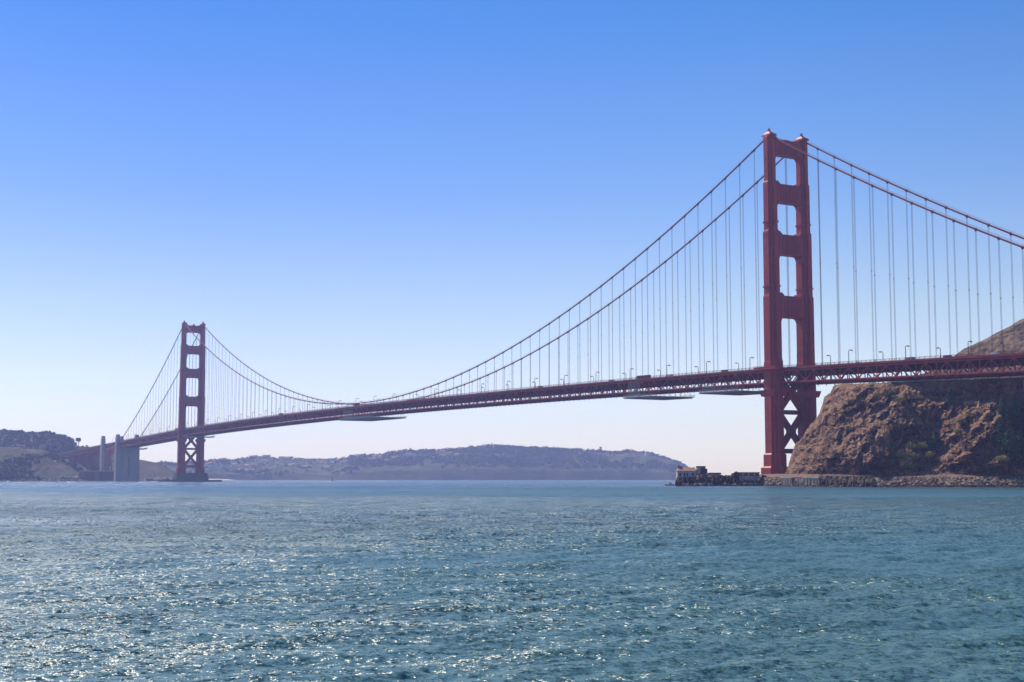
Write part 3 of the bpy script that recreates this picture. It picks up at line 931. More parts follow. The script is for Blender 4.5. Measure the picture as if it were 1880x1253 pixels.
def cliff_grid():
    ns, nt_, nb = 900, 300, 60
    px = np.linspace(1427, 2090, ns)
    rim_y = interp(px, RIM_Y) + (0.9 + 4.2 * (px < 1532)) * fbm(px / 11, 0, 0, 5, 3, .62)
    rim_d = interp(px, RIM_D)
    toe_d = interp(px, SHORE) + interp(px, TOE_OFF)
    rimP = ray(px, rim_y, rim_d)
    rz = rimP[:, 2]
    T = np.linspace(0, 1, nt_)
    PX, TT = np.meshgrid(px, T, indexing='ij')
    zt = 6.0 + (rz[:, None] - 6.0) * TT
    # concave profile: scree foot, steep upper face (right part ends in a near-vertical cut below the road)
    right = sstep(1640, 1760, PX)
    prof = TT ** 1.15
    cut = np.where(TT < .80, TT / .80 * .93, .93 + (TT - .80) / .20 * .07)
    prof = prof * (1 - right) + cut * right
    d = toe_d[:, None] + (rim_d - toe_d)[:, None] * prof
    # large features: buttress mound, hollow, gullies (towards camera = minus)
    def bump(px0, t0, wp, wt, amp, rot=0.0):
        a = (PX - px0) / wp; c = (TT - t0) / wt
        a2 = a * math.cos(rot) + c * math.sin(rot); c2 = -a * math.sin(rot) + c * math.cos(rot)
        return amp * np.exp(-(a2 ** 2 + c2 ** 2))
    env = np.clip(TT * 8, 0, 1) * np.clip((1 - TT) * 9, 0, 1) * (.25 + .75 * sstep(1440, 1475, PX))
    f = 0
    f = f - bump(1578, .26, 46, .24, 9)
    f = f + bump(1606, .60, 24, .14, 9)
    f = f + bump(1652, .36, 16, .14, 5)
    f = f - bump(1655, .72, 34, .12, 5)
    f = f - bump(1535, .70, 30, .25, 5)
    f = f - bump(1775, .50, 22, .40, 5, 0.45)
    f = f + bump(1722, .42, 16, .35, 7, 0.4)
    f = f + bump(1700, .45, 34, .45, 5)
    f = f - bump(1822, .36, 46, .50, 15)
    f = f + bump(1874, .50, 20, .50, 17)
    f = f + bump(1805, .22, 12, .10, 5)
    f = f - bump(1880, .15, 25, .2, 6)
    l = (PX - 940) / FPX * 780
    z = zt
    f = f - 2.2 * ridged((l - .8 * z) / 20, (l + z) / 55, 0, 3, 27) 
    f = f - 2.6 * right * ridged((l - 1.05 * z) / 30, (l + z) / 90, 0, 3, 29)
    f = f - 4.2 * ridged((l + .3 * z) / 40, z / 60, d / 60, 3, 21)
    f = f - 2.2 * ridged((l - .6 * z) / 13, z / 26, 0, 3, 25)
    f = f - 1.5 * ridged((l + .25 * z) / 4.5, z / 6, 0, 6, 31, 0.66)
    # strata blocks
    q = vnoise((l * .6 - z) / 3.2, (l + z) / 9, 0, 44)
    f = f - 1.5 * np.sign(q) * np.abs(q) ** .3
    q = vnoise((l * .9 + z * .5) / 1.6, (l - z) / 4, 0, 46)
    f = f - .7 * np.sign(q) * np.abs(q) ** .3
    cutmask = right * sstep(.74, .84, TT)
    f = f * (1 - .85 * cutmask)
    d = d + f * env
    z = z + env * (1.3 * fbm(l / 7, z / 5, 0, 4, 61)) * (1 - .8 * cutmask)
    # convert: keep the angle px and place at (d, z)
    dirs = ray(PX, np.full_like(PX, 860.0), 1.0) - CAM
    P = np.stack([CAM[0] + dirs[..., 0] * d, CAM[1] + dirs[..., 1] * d, z], -1)
    # back part
    tb = np.linspace(0, 1, nb)[1:]
    PXb, TB = np.meshgrid(px, tb, indexing='ij')
    db = P[:, -1:, 1] * 0 + d[:, -1:] + 120 * TB ** 1.2
    fall = (1 - sstep(1500, 1640, PXb)) * 46 + 2
    zb = z[:, -1:] - fall * TB ** .8 * np.clip(rz[:, None] / 55, 0.1, 1) + 0.7 * fbm(PXb / 9, TB * 12, 0, 4, 71) * np.clip(TB * 6, 0, 1)
    dirb = ray(PXb, np.full_like(PXb, 860.0), 1.0) - CAM
    Pb = np.stack([CAM[0] + dirb[..., 0] * db, CAM[1] + dirb[..., 1] * db, zb], -1)
    return np.concatenate([P, Pb], 1)
CG = cliff_grid()
cliff = tag(grid_mesh('cliff', CG, M['cliff']), 'steep reddish-brown rocky cliff below the bridge deck beside the near tower', kind='structure')
def cliff_at(px, py):
    """3D point of the cliff face seen nearest to photo pixel (px,py)"""
    Q = CG[:, :300].reshape(-1, 3) - CAM
    Rr = np.array([RH[0], RH[1], 0]); F = np.array(FWD); U = np.cross(Rr, F)
    z = Q @ F
    x = 940 + FPX * (Q @ Rr) / z; y = 626.5 - FPX * (Q @ U) / z
    dd_ = (x - px) ** 2 + (y - py) ** 2
    near = np.where(dd_ < max(9.0, dd_.min() * 1.5))[0]
    return Q[near[np.argmin(z[near])]] + CAM

# hill above and behind the deck
def hill_grid():
    px = np.linspace(1600, 2120, 420); t = np.linspace(0, 1, 220)
    PX, TT = np.meshgrid(px, t, indexing='ij')
    crest_y = interp(px, [(1600, 712), (1640, 700), (1690, 691), (1705, 684), (1735, 668), (1762, 651), (1775, 641), (1790, 635), (1812, 625), (1840, 610), (1862, 600), (1880, 589), (1950, 560), (2120, 500)])
    crest_d = interp(px, [(1600, 900), (1880, 930), (2120, 960)])
    foot_d = interp(px, [(1600, 872), (1700, 832), (1880, 797), (2120, 762)])
    foot_z = interp(px, [(1600, 50), (1700, 56.5), (2120, 58)])
    cz_ = ray(px, crest_y, crest_d)[:, 2]
    z = foot_z[:, None] + (cz_ - foot_z)[:, None] * TT ** .9
    d = foot_d[:, None] + (crest_d - foot_d)[:, None] * TT
    l = (PX - 940) / FPX * 850
    env = np.clip(TT * 10, 0, 1) * np.clip((1 - TT) * 8 + .15, 0, 1)
    z = z + env * (1.8 * ridged(l / 26, d / 30, 0, 5, 81) + 0.9 * fbm(l / 5, d / 5, 0, 4, 83))
    road = np.exp(-((z - 63) / 3) ** 2)
    dirs = ray(PX, np.full_like(PX, 860.0), 1.0) - CAM
    P = np.stack([CAM[0] + dirs[..., 0] * d, CAM[1] + dirs[..., 1] * d, z], -1)
    back = P[:, -1:].copy(); back[..., 0] += FH[0] * 150; back[..., 1] += FH[1] * 150; back[..., 2] -= 40
    return np.concatenate([P, back], 1)
tag(grid_mesh('hill', hill_grid(), M['hill']), 'dry brown grassy hill rising behind the bridge deck', kind='structure')

# dirt bench at the cliff foot and under the near tower
pxb = np.linspace(1383, 2095, 360); tb = np.linspace(0, 1, 40)
PX, TT = np.meshgrid(pxb, tb, indexing='ij')
sh = interp(pxb, SHORE)[:, None]
depth_total = interp(pxb, [(1383, 48), (1450, 100), (1500, 60), (1600, 40), (2100, 34)])[:, None]
d = sh - 5 + depth_total * TT
z = interp(d - sh, [(-5, -2.0), (0, 0.0), (3, 2.2), (7.5, 4.3), (9.5, 4.8), (13, 5.8), (22, 7.1), (200, 7.1)]) + 0.25 * fbm(PX / 3, d / 4, 0, 3, 91)
dirs = ray(PX, np.full_like(PX, 875.0), 1.0) - CAM
BP = np.stack([CAM[0] + dirs[..., 0] * d, CAM[1] + dirs[..., 1] * d, z], -1)
tag(grid_mesh('shore_bench', BP, M['bench']), 'tan dirt bench along the foot of the cliff', kind='structure')

# rocks
def ico():
    bm = bmesh.new(); bmesh.ops.create_icosphere(bm, subdivisions=1, radius=1)
    v_ = np.array([q.co[:] for q in bm.verts]); f_ = np.array([[q.index for q in f.verts] for f in bm.faces]); bm.free()
    return v_, f_
IV, IF = ico()
def rocks(name, pts, sizes, mat, rng, flat=0.75):
    n = len(pts)
    ang = rng.uniform(0, 2*math.pi, n)
    V = IV[None] * (1 + rng.uniform(-.28, .28, (n, len(IV), 1)))
    V = V * np.stack([rng.uniform(.7, 1.4, n), rng.uniform(.7, 1.3, n), flat * rng.uniform(.6, 1.1, n)], -1)[:, None]
    c, s_ = np.cos(ang)[:, None], np.sin(ang)[:, None]
    tl = rng.uniform(-.6, .6, n)[:, None]
    x = V[..., 0] * c - V[..., 1] * s_; y = V[..., 0] * s_ + V[..., 1] * c
    z = V[..., 2] + x * tl
    V = np.stack([x, y, z], -1) * np.asarray(sizes)[:, None, None] + np.asarray(pts)[:, None]
    F = (IF[None] + (np.arange(n) * len(IV))[:, None, None]).reshape(-1, 3)
    return mesh_np(name, V.reshape(-1, 3), F, mat)
rng = np.random.RandomState(5)
n = 9000
rp = np.concatenate([rng.uniform(1390, 1438, 700), rng.uniform(1438, 1512, 850), rng.uniform(1595, 2090, n - 1550)])
ro = rng.uniform(-1.5, 9.5, n)
keep = ~((rp > 1512) & (rp < 1600))
def bench_pt(px, off):
    dd = interp(px, SHORE) + off
    zz = np.interp(off, [-5, 0, 3, 7.5, 9.5, 13, 22, 200], [-2.0, 0.0, 2.2, 4.3, 4.8, 5.8, 7.1, 7.1])
    dr = ray(px, np.full_like(px, 875.0), 1.0) - CAM
    return np.stack([CAM[0] + dr[..., 0] * dd, CAM[1] + dr[..., 1] * dd, zz], -1)
M['boulder'] = simple('boulders', (0.20, 0.165, 0.14), 0.9, 0.9, 0.6)
bm_, bt, bb2 = mat_base('boulder_rock')
bt.links.new(ramp(bt, node(bt, 'ShaderNodeNewGeometry').outputs['Random Per Island'], [(0.0, (0.05, 0.033, 0.024)), (0.5, (0.15, 0.095, 0.062)), (1.0, (0.42, 0.29, 0.19))]), bb2.inputs['Base Color'])
bb2.inputs['Roughness'].default_value = 0.95
_c = bb2.inputs['Base Color'].links[0].from_socket
_s = node(bt, 'ShaderNodeSeparateXYZ'); bt.links.new(wpos(bt), _s.inputs[0])
_a = node(bt, 'ShaderNodeMath', operation='MULTIPLY_ADD'); bt.links.new(noise(bt, .25, 3), _a.inputs[0]); _a.inputs[1].default_value = 1.6; bt.links.new(_s.outputs[2], _a.inputs[2])
_m = node(bt, 'ShaderNodeMix', data_type='RGBA', blend_type='MULTIPLY'); _m.inputs[0].default_value = 1
bt.links.new(_c, _m.inputs[6])
_d = node(bt, 'ShaderNodeMath', operation='DIVIDE'); bt.links.new(_a.outputs[0], _d.inputs[0]); _d.inputs[1].default_value = 4.0
bt.links.new(ramp(bt, _d.outputs[0], [(.36, (.28, .27, .25)), (.48, (1, 1, 1))]), _m.inputs[7]); bt.links.new(_m.outputs[2], bb2.inputs['Base Color'])
M['boulder'] = bm_
tag(rocks('boulders', bench_pt(rp, ro), rng.uniform(.5, 1.1, n) ** 2.0, M['boulder'], rng), 'bank of loose grey and tan boulders along the near waterline', kind='stuff')
# white wash where the chop meets the rocks
nf = 420
fpx = rng.uniform(1238, 2080, nf); fo = rng.uniform(-4.2, -.6, nf)
fc = bench_pt(np.maximum(fpx, 1390), fo)
lo_ = fpx < 1404
for i_ in np.where(lo_)[0]:
    q_ = ray(fpx[i_], 879., 847.5 + rng.uniform(-1.2, .8)); fc[i_] = q_
fc[:, 2] = .16
th = rng.uniform(-.5, .5, nf) + math.atan2(RH[1], RH[0]); ln = rng.uniform(.4, 2.4, nf) * (vnoise(fpx / 9, 0, 0, 3) * .5 + .6); wd_ = rng.uniform(.15, .5, nf)
an = np.linspace(0, 2 * math.pi, 9)[:-1]
rad = 1 + .35 * rng.normal(size=(nf, 8)) * .6
ex = np.cos(an)[None] * ln[:, None] * rad; ey = np.sin(an)[None] * wd_[:, None] * rad
Vf = np.stack([fc[:, 0:1] + ex * np.cos(th)[:, None] - ey * np.sin(th)[:, None], fc[:, 1:2] + ex * np.sin(th)[:, None] + ey * np.cos(th)[:, None], fc[:, 2:3] + 0 * ex], -1)
M['foam'] = simple('foam', (.7, .72, .72), .9, 2, .1)
tag(mesh_np('foam', Vf.reshape(-1, 3), np.arange(nf * 8).reshape(nf, 8), M['foam']), 'broken white wash along the rocks at the waterline', kind='stuff')
# dark rough rock shelf between the boulder banks
pxs = np.linspace(1503, 1604, 200); tt = np.linspace(0, 1, 40)
PX, TT = np.meshgrid(pxs, tt, indexing='ij')
dd = interp(pxs, SHORE)[:, None] - 2.5 + 9 * TT ** 2 + 1.3 * ridged(PX / 6, TT * 2, 0, 4, 7)
zz = -1.0 + 7.0 * TT
dirs = ray(PX, np.full_like(PX, 875.0), 1.0) - CAM
tag(grid_mesh('rock_shelf', np.stack([CAM[0] + dirs[..., 0] * dd, CAM[1] + dirs[..., 1] * dd, zz], -1), M['islet'], smooth=False), 'dark wave-cut rock shelf between the boulder banks', kind='structure')

# concrete sea walls
def oriented(P, ang):
    return P, ang
VA = math.atan2(RH[1], RH[0])       # angle of the image-right direction in plan
def seawall(pxa, pxb_, lab):
    A = bench_pt(np.array([pxa]), np.array([1.5]))[0]; B_ = bench_pt(np.array([pxb_]), np.array([1.5]))[0]
    L = math.hypot(*(B_ - A)[:2]); ang = math.atan2(B_[1] - A[1], B_[0] - A[0])
    e = empty('seawall', (A[0], A[1], 0), ang)
    mb = MB(); mb.bb(0, L, -.6, .6, -1.5, 4.6)
    k = 0
    while k < L: mb.bb(k, k + .5, -.85, -.55, -1.5, 4.5); k += 4.0
    mb.build('wall', M['seawall'], e)
    mb = MB(); mb.bb(-.2, L + .2, -.8, .8, 4.602, 5.1); mb.build('coping', M['conc'], e)
    tag(e, lab, 'sea wall', 'concrete sea walls on the near shore')
seawall(1438, 1455, 'short dark concrete sea wall below the foot of the near tower')
seawall(1477, 1505, 'longer tan concrete sea wall at the left end of the rock shelf')

# retaining wall and road edge under the deck at the cliff top
e = empty('retaining_wall', (0, 0, 0))
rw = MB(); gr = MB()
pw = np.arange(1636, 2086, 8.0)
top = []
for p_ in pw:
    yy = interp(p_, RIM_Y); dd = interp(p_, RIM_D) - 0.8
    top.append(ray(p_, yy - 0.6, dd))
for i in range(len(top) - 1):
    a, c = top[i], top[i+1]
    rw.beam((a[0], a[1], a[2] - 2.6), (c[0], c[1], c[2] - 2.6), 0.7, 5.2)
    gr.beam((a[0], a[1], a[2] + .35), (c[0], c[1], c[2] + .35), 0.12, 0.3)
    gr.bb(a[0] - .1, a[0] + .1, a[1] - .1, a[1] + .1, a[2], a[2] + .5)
rw.build('wall', M['wall_shade'], e); gr.build('guard_rail', M['metal'], e)
tag(e, 'retaining wall with painted-in shade and a guard rail at the cliff top under the deck', 'retaining wall')

# ---------------------------------------------------------------- vegetation
def leaf_quads(rng, C, N_, size):
    """quads centred at C with loose normals N_"""
    n = len(C)
    a = rng.normal(size=(n, 3)); a = a / np.linalg.norm(a, axis=1, keepdims=True)
    N_ = N_ + .6 * rng.normal(size=(n, 3)); N_ /= np.linalg.norm(N_, axis=1, keepdims=True)
    u = np.cross(N_, a); u /= np.linalg.norm(u, axis=1, keepdims=True) + 1e-9
    w_ = np.cross(N_, u)
    s = size * rng.uniform(.6, 1.3, (n, 1))
    V = np.stack([C - u * s - w_ * s * .5, C + u * s - w_ * s * .5, C + u * s * .7 + w_ * s * .6, C - u * s * .7 + w_ * s * .6], 1)
    F = np.arange(n * 4).reshape(n, 4)
    return V.reshape(-1, 3), F

def conifer(name, loc, h, r, mat, label, seed, cat='tree', group=None):
    rng = np.random.RandomState(seed)
    e = empty(name, tuple(loc))
    tb_ = MB(); tb_.tube([(0, 0, -1), (0, 0, h * .5), (.1, 0, h)], [h * .022, h * .014, .04], 7)
    layers = int(h * 1.5)
    C = []; N_ = []
    for k in range(layers):
        u = (k + .5) / layers; z = h * (.12 + .86 * u)
        rl = r * (1 - u) ** .8 * rng.uniform(.75, 1.15) + .25
        nb = int(5 + 5 * (1 - u))
        for q in range(nb):
            a = rng.uniform(0, 2*math.pi); rr_ = rl * rng.uniform(.7, 1.15)
            if k % 2 == 0 and q < 3:
                tb_.tube([(0, 0, z), (rr_ * .9 * math.cos(a), rr_ * .9 * math.sin(a), z - .12 * rr_)], [.09, .03], 4, cap=False)
            m_ = int(6 + rr_ * 7)
            s = rng.uniform(.1, 1, m_) ** .7
            cx = s * rr_ * math.cos(a) + rng.normal(0, .18, m_) * (1 + s * rr_ * .25); cy = s * rr_ * math.sin(a) + rng.normal(0, .18, m_) * (1 + s * rr_ * .25)
            cz2 = z - .22 * s * rr_ + rng.normal(0, .12, m_)
            C.append(np.stack([cx, cy, cz2], -1))
    C = np.concatenate(C); Nn = np.tile([0, 0, 1.0], (len(C), 1))
    V, F = leaf_quads(rng, C, Nn, .42)
    tb_.build('trunk', M['trunk'], e, fixn=False)
    mesh_np('crown', V, F, mat, e)
    tag(e, label, cat, group)
    return e

def clump(rng, R3, nblob, dens, leaf):
    """foliage points on several overlapping lumps inside an ellipsoid"""
    C = []; N_ = []
    for k in range(nblob):
        dvec = rng.normal(size=3); dvec /= np.linalg.norm(dvec); dvec[2] = abs(dvec[2]) * .8 + .05
        c = dvec * np.array(R3) * rng.uniform(.25, .72)
        rb = np.mean(R3) * rng.uniform(.28, .48)
        n = int(dens * rb * rb)
        v_ = rng.normal(size=(n, 3)); v_ /= np.linalg.norm(v_, axis=1, keepdims=True)
        C.append(c + v_ * rb * rng.uniform(.75, 1.08, (n, 1)) * np.array([1, 1, .8])); N_.append(v_)
    C = np.concatenate(C); N_ = np.concatenate(N_)
    k = C[:, 2] > -.1 * R3[2]
    return leaf_quads(rng, C[k], N_[k], leaf)

def shrub(name, loc, R3, mat, label, seed, group, cat='shrub', nblob=9, dens=26, leaf=.32, trunk_h=0.0):
    rng = np.random.RandomState(seed)
    e = empty(name, tuple(loc))
    st = MB()
    for k in range(4 if not trunk_h else 6):
        a = rng.uniform(0, 6.28); q = rng.uniform(.3, .6)
        st.tube([(0, 0, -.8 - trunk_h), (0, 0, -trunk_h * .4), (R3[0] * q * math.cos(a), R3[1] * q * math.sin(a), R3[2] * rng.uniform(.35, .7))],
                [max(.08, R3[2] * .05) * (1 + trunk_h * .03), max(.07, R3[2] * .04), .04], 5)
    st.build('trunk' if trunk_h else 'stem', M['trunk'], e, fixn=False)
    V, F = clump(rng, R3, nblob, dens, leaf)
    mesh_np('crown' if trunk_h else 'foliage', V, F, mat, e)
    tag(e, label, cat, group)
    return e

G1 = 'conifers on the right side of the cliff'
CON = [(1868, 806, 26, 5.2, 'tallest dark conifer against the shaded wall at the right edge of the cliff'),
       (1845, 793, 21, 4.6, 'dark conifer left of the tallest one at the right edge of the cliff'),
       (1856, 832, 17, 4.4, 'dark conifer in the gully below the two tallest conifers'),
       (1876, 848, 17, 5.0, 'broad conifer lowest at the right edge, above the brown rock'),
       (1839, 815, 13, 3.6, 'slim dark conifer on the left rim of the conifer gully'),
       (1745, 742, 10, 3.0, 'small lone pyramid conifer just under the shaded wall'),
       (1716, 818, 10, 4.6, 'bushy dark conifer in the middle of the cliff face'),
       (1816, 868, 8.5, 4.6, 'squat dark conifer near the cliff foot at right'),
       (1895, 800, 24, 5.2, 'dark conifer cut off by the right edge of the view')]
for i, (x, y, h, r, lab) in enumerate(CON):
    P = cliff_at(x, y); conifer('conifer_tree', P + np.array([0, 0, -.8]), h, r, M['leaf_dark'], lab, 100 + i, 'conifer', G1)
G2 = 'shrubs growing on the cliff'
SHR = [(1632, 722, 5.0, 'leaf_mid', 'dark green bush at the left end of the shaded wall'),
       (1651, 731, 3.6, 'leaf_yellow', 'bright yellow-green bush just under the shaded wall'),
       (1692, 729, 3.4, 'leaf_yellow', 'yellow-green bush on the ledge right of the brightest bush'),
       (1683, 725, 2.2, 'leaf_mid', 'small olive bush beside the ledge bush'),
       (1778, 742, 3.6, 'leaf_mid', 'round brown-green bush under the shaded wall'),
       (1603, 728, 3.0, 'leaf_yellow', 'dry bush near the cliff top above the hollow'),
       (1575, 716, 2.2, 'leaf_mid', 'small dry bush on the cliff top rim'),
       (1674, 818, 4.6, 'leaf_mid', 'olive bush at the top left of the big thicket'),
       (1698, 822, 4.6, 'leaf_yellow', 'yellowish bush at the top right of the big thicket'),
       (1655, 836, 5.6, 'leaf_mid', 'wide bush in the middle of the big thicket'),
       (1682, 840, 5.8, 'leaf_mid', 'rounded olive bush right of the middle of the thicket'),
       (1636, 852, 5.4, 'leaf_mid', 'low bush at the lower left of the big thicket'),
       (1665, 856, 5.8, 'leaf_mid', 'low spreading bush at the bottom of the big thicket'),
       (1692, 858, 4.4, 'leaf_mid', 'greyish bush at the lower right of the big thicket'),
       (1708, 834, 3.8, 'leaf_yellow', 'pale dry bush at the right end of the big thicket'),
       (1768, 776, 3.6, 'leaf_mid', 'green bush in the diagonal gully, upper one'),
       (1758, 790, 3.2, 'leaf_yellow', 'yellow-green bush in the diagonal gully, lower one'),
       (1786, 762, 3.0, 'leaf_mid', 'green bush at the head of the diagonal gully'),
       (1838, 842, 4.0, 'leaf_yellow', 'bright green bush right of the squat conifer'),
       (1850, 850, 3.0, 'leaf_mid', 'small green bush beside the bright green one at the cliff foot'),
       (1806, 872, 1.8, 'leaf_yellow', 'tiny yellow-green bush on the dirt bench'),
       (1874, 838, 4.0, 'leaf_mid', 'light olive bush under the lowest right conifer'),
       (1640, 815, 2.2, 'leaf_mid', 'small bush on the ridge left of the big thicket'),
       (1600, 800, 2.4, 'leaf_mid', 'small bush on the crest of the brown mound')]
for i, (x, y, r, mt, lab) in enumerate(SHR):
    P = cliff_at(x, y)
    shrub('shrub', P + np.array([0, 0, -.3]), (r, r, r * .8), M[mt], lab, 200 + i, G2)
# low scrub tufts all over the cliff: nobody could count them
rng = np.random.RandomState(77)
F_ = CG[:, :300]
nrm = np.cross(F_[1:, :-1] - F_[:-1, :-1], F_[:-1, 1:] - F_[:-1, :-1]); nrm /= np.linalg.norm(nrm, axis=-1, keepdims=True) + 1e-9
up_ = np.abs(nrm[..., 2])
msk = fbm(F_[:-1, :-1, 0] / 16, F_[:-1, :-1, 1] / 16, F_[:-1, :-1, 2] / 12, 4, 99)
ii, jj = np.where((up_ > .5) & (msk > .1))
sel = rng.choice(len(ii), 1200, replace=False)
P = F_[ii[sel], jj[sel]]
tC = (P[:, None] + rng.normal(0, .45, (len(P), 6, 3)) * np.array([1, 1, .6]) + np.array([0, 0, .25])).reshape(-1, 3)
V, Fq = leaf_quads(rng, tC, np.tile([0, 0, 1.0], (len(tC), 1)), .3)
tag(mesh_np('scrub', V, Fq, M['leaf_mid']), 'low dry scrub scattered over the ledges of the cliff', kind='stuff')

# ---------------------------------------------------------------- islet with the old fog signal station
pi = np.linspace(1236, 1406, 420); ti = np.linspace(0, 1, 120)
PX, TT = np.meshgrid(pi, ti, indexing='ij')
rimz = interp(pi, [(1236, -1), (1238, 0), (1241, 4.2), (1246, 5.0), (1262, 5.3), (1272, 5.0), (1290, 6.3), (1300, 5.4), (1315, 6.2), (1335, 5.8), (1343, 6.6), (1351, 8.4), (1357, 7.6), (1362, 3.6), (1375, 2.6), (1386, 3.0), (1394, 5.0), (1406, 6.3)])
fd = 852 - 3 * np.cos((pi - 1238) / 12.0)
z = np.where(TT < .4, -2 + (rimz[:, None] + 2) * (TT / .4), rimz[:, None] - np.clip(TT - .75, 0, 1) * 4 * rimz[:, None])
d = np.where(TT < .4, fd[:, None] + 6 * (TT / .4) ** 1.5, fd[:, None] + 6 + 40 * (TT - .4) / .6)
env = np.clip(TT * 10, 0, 1)
rd_ = ridged(PX / 7.0 + z * .12, z / 5, 0, 5, 5, .6)
d = d - env * (TT < .5) * 2.6 * rd_
z = z + np.where(TT < .5, .5 * fbm(PX / 4, d / 3, 0, 4, 9), 0) * env
z = np.where((TT > .36) & (TT < .44), z + .5 * ridged(PX / 5, 3, 0, 4, 15), z)
dirs = ray(PX, np.full_like(PX, 875.0), 1.0) - CAM
tag(grid_mesh('rocky_point', np.stack([CAM[0] + dirs[..., 0] * d, CAM[1] + dirs[..., 1] * d, z], -1), M['islet'], smooth=False), 'low dark rocky point left of the near tower', kind='structure')

def frame_at(px, d):
    P = ray(px, 879.0, d)
    return (P[0], P[1])
def windows(mb, x0, x1, y, zs, n, w_, h_):
    for z in zs:
        for k in range(n):
            c = x0 + (x1 - x0) * (k + .5) / n
            mb.bb(c - w_/2, c + w_/2, y - .06, y + .05, z, z + h_)

# main station: local x to the image right, local y away from the camera, px scale 0.332 m
x0, y0 = frame_at(1244, 866)
st = empty('fog_station', (x0, y0, 0), VA)
tag(st, 'old white station building with tan hipped roof on the rocky point', 'building')
Lw = (1277 - 1244) * .336
mb = MB(); mb.bb(0, Lw, 0, 8.0, 4.0, 9.2); mb.build('wall', M['white'], st)
mb = MB(); mb.add([(-.4, -.4, 9.2), (Lw + .4, -.4, 9.2), (Lw + .4, 8.4, 9.2), (-.4, 8.4, 9.2), (1.3, 4, 11.1), (Lw + .2, 4, 11.3)],
                  [(3, 2, 1, 0), (0, 1, 5, 4), (2, 3, 4, 5), (1, 2, 5), (3, 0, 4)])
rf = mb.build('roof', M['tile'], st)
mb = MB(); mb.bb(.9, 1.7, 3.2, 4.2, 9.5, 12.4); mb.bb(.7, 1.9, 3.0, 4.4, 12.4, 12.6); mb.bb(1.2, 1.32, 3.6, 3.72, 12.6, 13.6); mb.bb(2.1, 3.0, 3.3, 4.2, 10.5, 11.9)
mb.build('chimney', M['dark'], rf)
for k, cx in enumerate((1.6, 4.3, 6.0, 9.3)):
    mb = MB(); wd = .55 if k in (0, 3) else .5
    mb.bb(cx - wd, cx + wd, -.05, .1, 6.0 if k in (0, 3) else 5.3, 7.9); mb.build('window', M['dark'], st)
for cx in (3.1, 7.5):
    mb = MB(); mb.bb(cx - .2, cx + .2, -.1, .02, 5.0, 9.0); mb.build('pilaster', M['white'], st)
mb = MB(); mb.bb(-.6, Lw + 2.4, -1.2, -.02, 4.6, 5.5); mb.build('terrace', M['offwhite'], st)
mb = MB(); mb.bb(-3.6, -.6, 1, 1.2, 6.2, 6.35); mb.tube([(-2.6, 1, 3.8), (-2.6, 1, 7.4)], .12, 6); mb.tube([(-2.6, 1, 6.2), (-1.2, 1, 6.6)], .08, 5)
mb.build('davit', M['metal'], st)
x0, y0 = frame_at(1277, 868)
bl = empty('block_house', (x0, y0, 0), VA)
tag(bl, 'taller flat-roofed dark block joined behind the white station', 'building')
mb = MB(); mb.add([(0, 0, 4), (3.0, 0, 4), (3.0, 7, 4), (0, 7, 4), (0, 0, 9.8), (3.0, 0, 11.4), (3.0, 7, 11.4), (0, 7, 9.8)],
                  [(0,3,2,1),(4,5,6,7),(0,1,5,4),(1,2,6,5),(2,3,7,6),(3,0,4,7)]); mb.build('wall', M['white'], bl)
mb = MB(); mb.bb(1.4, 6.4, 1.2, 8, 4, 11.8); mb.bb(6.4, 7.6, 2, 7, 4, 10.5); mb.build('wall', M['darkwall'], bl)
mb = MB(); mb.bb(1.2, 6.6, 1.0, 8.2, 11.802, 12.1); mb.build('roof', M['darkwall'], bl)
for cx in (1.0, 2.2): 
    mb = MB(); mb.bb(cx - .35, cx + .35, -.05, .1, 5.4, 7.3); mb.build('window', M['dark'], bl)
mb = MB(); mb.bb(4.0, 4.8, 1.12, 1.3, 6.0, 8.0); mb.build('window', M['dark'], bl)
x0, y0 = frame_at(1298, 860)
sd_ = empty('shed', (x0, y0, 0), VA)
tag(sd_, 'low flat shed with a pale edge on the rocky point', 'shed')
mb = MB(); mb.bb(.6, 8.0, 0, 4, 5.2, 7.0); mb.build('wall', M['white'], sd_)
mb = MB(); mb.add([(0, -.5, 7.002), (9.0, -.5, 7.002), (9.0, 4.5, 7.002), (0, 4.5, 7.002), (.9, -.3, 8.0), (8.4, -.3, 8.0), (8.4, 4, 8.0), (.9, 4, 8.0)],
                  [(0,3,2,1),(4,5,6,7),(0,1,5,4),(1,2,6,5),(2,3,7,6),(3,0,4,7)]); mb.build('roof', M['darkwall'], sd_)
x0, y0 = frame_at(1358, 857)
rw_ = empty('old_wall', (x0, y0, 0), VA)
tag(rw_, 'stained white and brick retaining wall between the rocky point and tower', 'wall')
mb = MB(); mb.bb(0, 12.4, 0, 6, 0.2, 5.9); mb.build('wall', M['offwhite'], rw_)
mb = MB(); mb.bb(.4, 12.0, .1, 6, 5.9, 7.9); mb.build('brick_band', M['brick'], rw_)
mb = MB(); mb.bb(-.2, 12.6, -.1, 6.2, 7.9, 8.3); mb.build('coping', M['tile'], rw_)
for cx in (2.0, 5.5, 9.0):
    mb = MB(); mb.bb(cx - .4, cx + .4, -.12, .02, 2.5, 7.9); mb.build('buttress', M['offwhite'], rw_)
rng = np.random.RandomState(9)
pr_ = rng.uniform(1240, 1402, 260)
pts = []
for q in pr_:
    P = ray(q, 879., 848.5 + rng.uniform(-1.5, 3)); pts.append((P[0], P[1], rng.uniform(-.3, 1.1)))
tag(rocks('rocks', np.array(pts), rng.uniform(.4, 1.3, len(pts)), M['boulder'], rng), 'wave-washed rocks at the foot of the rocky point', kind='stuff')

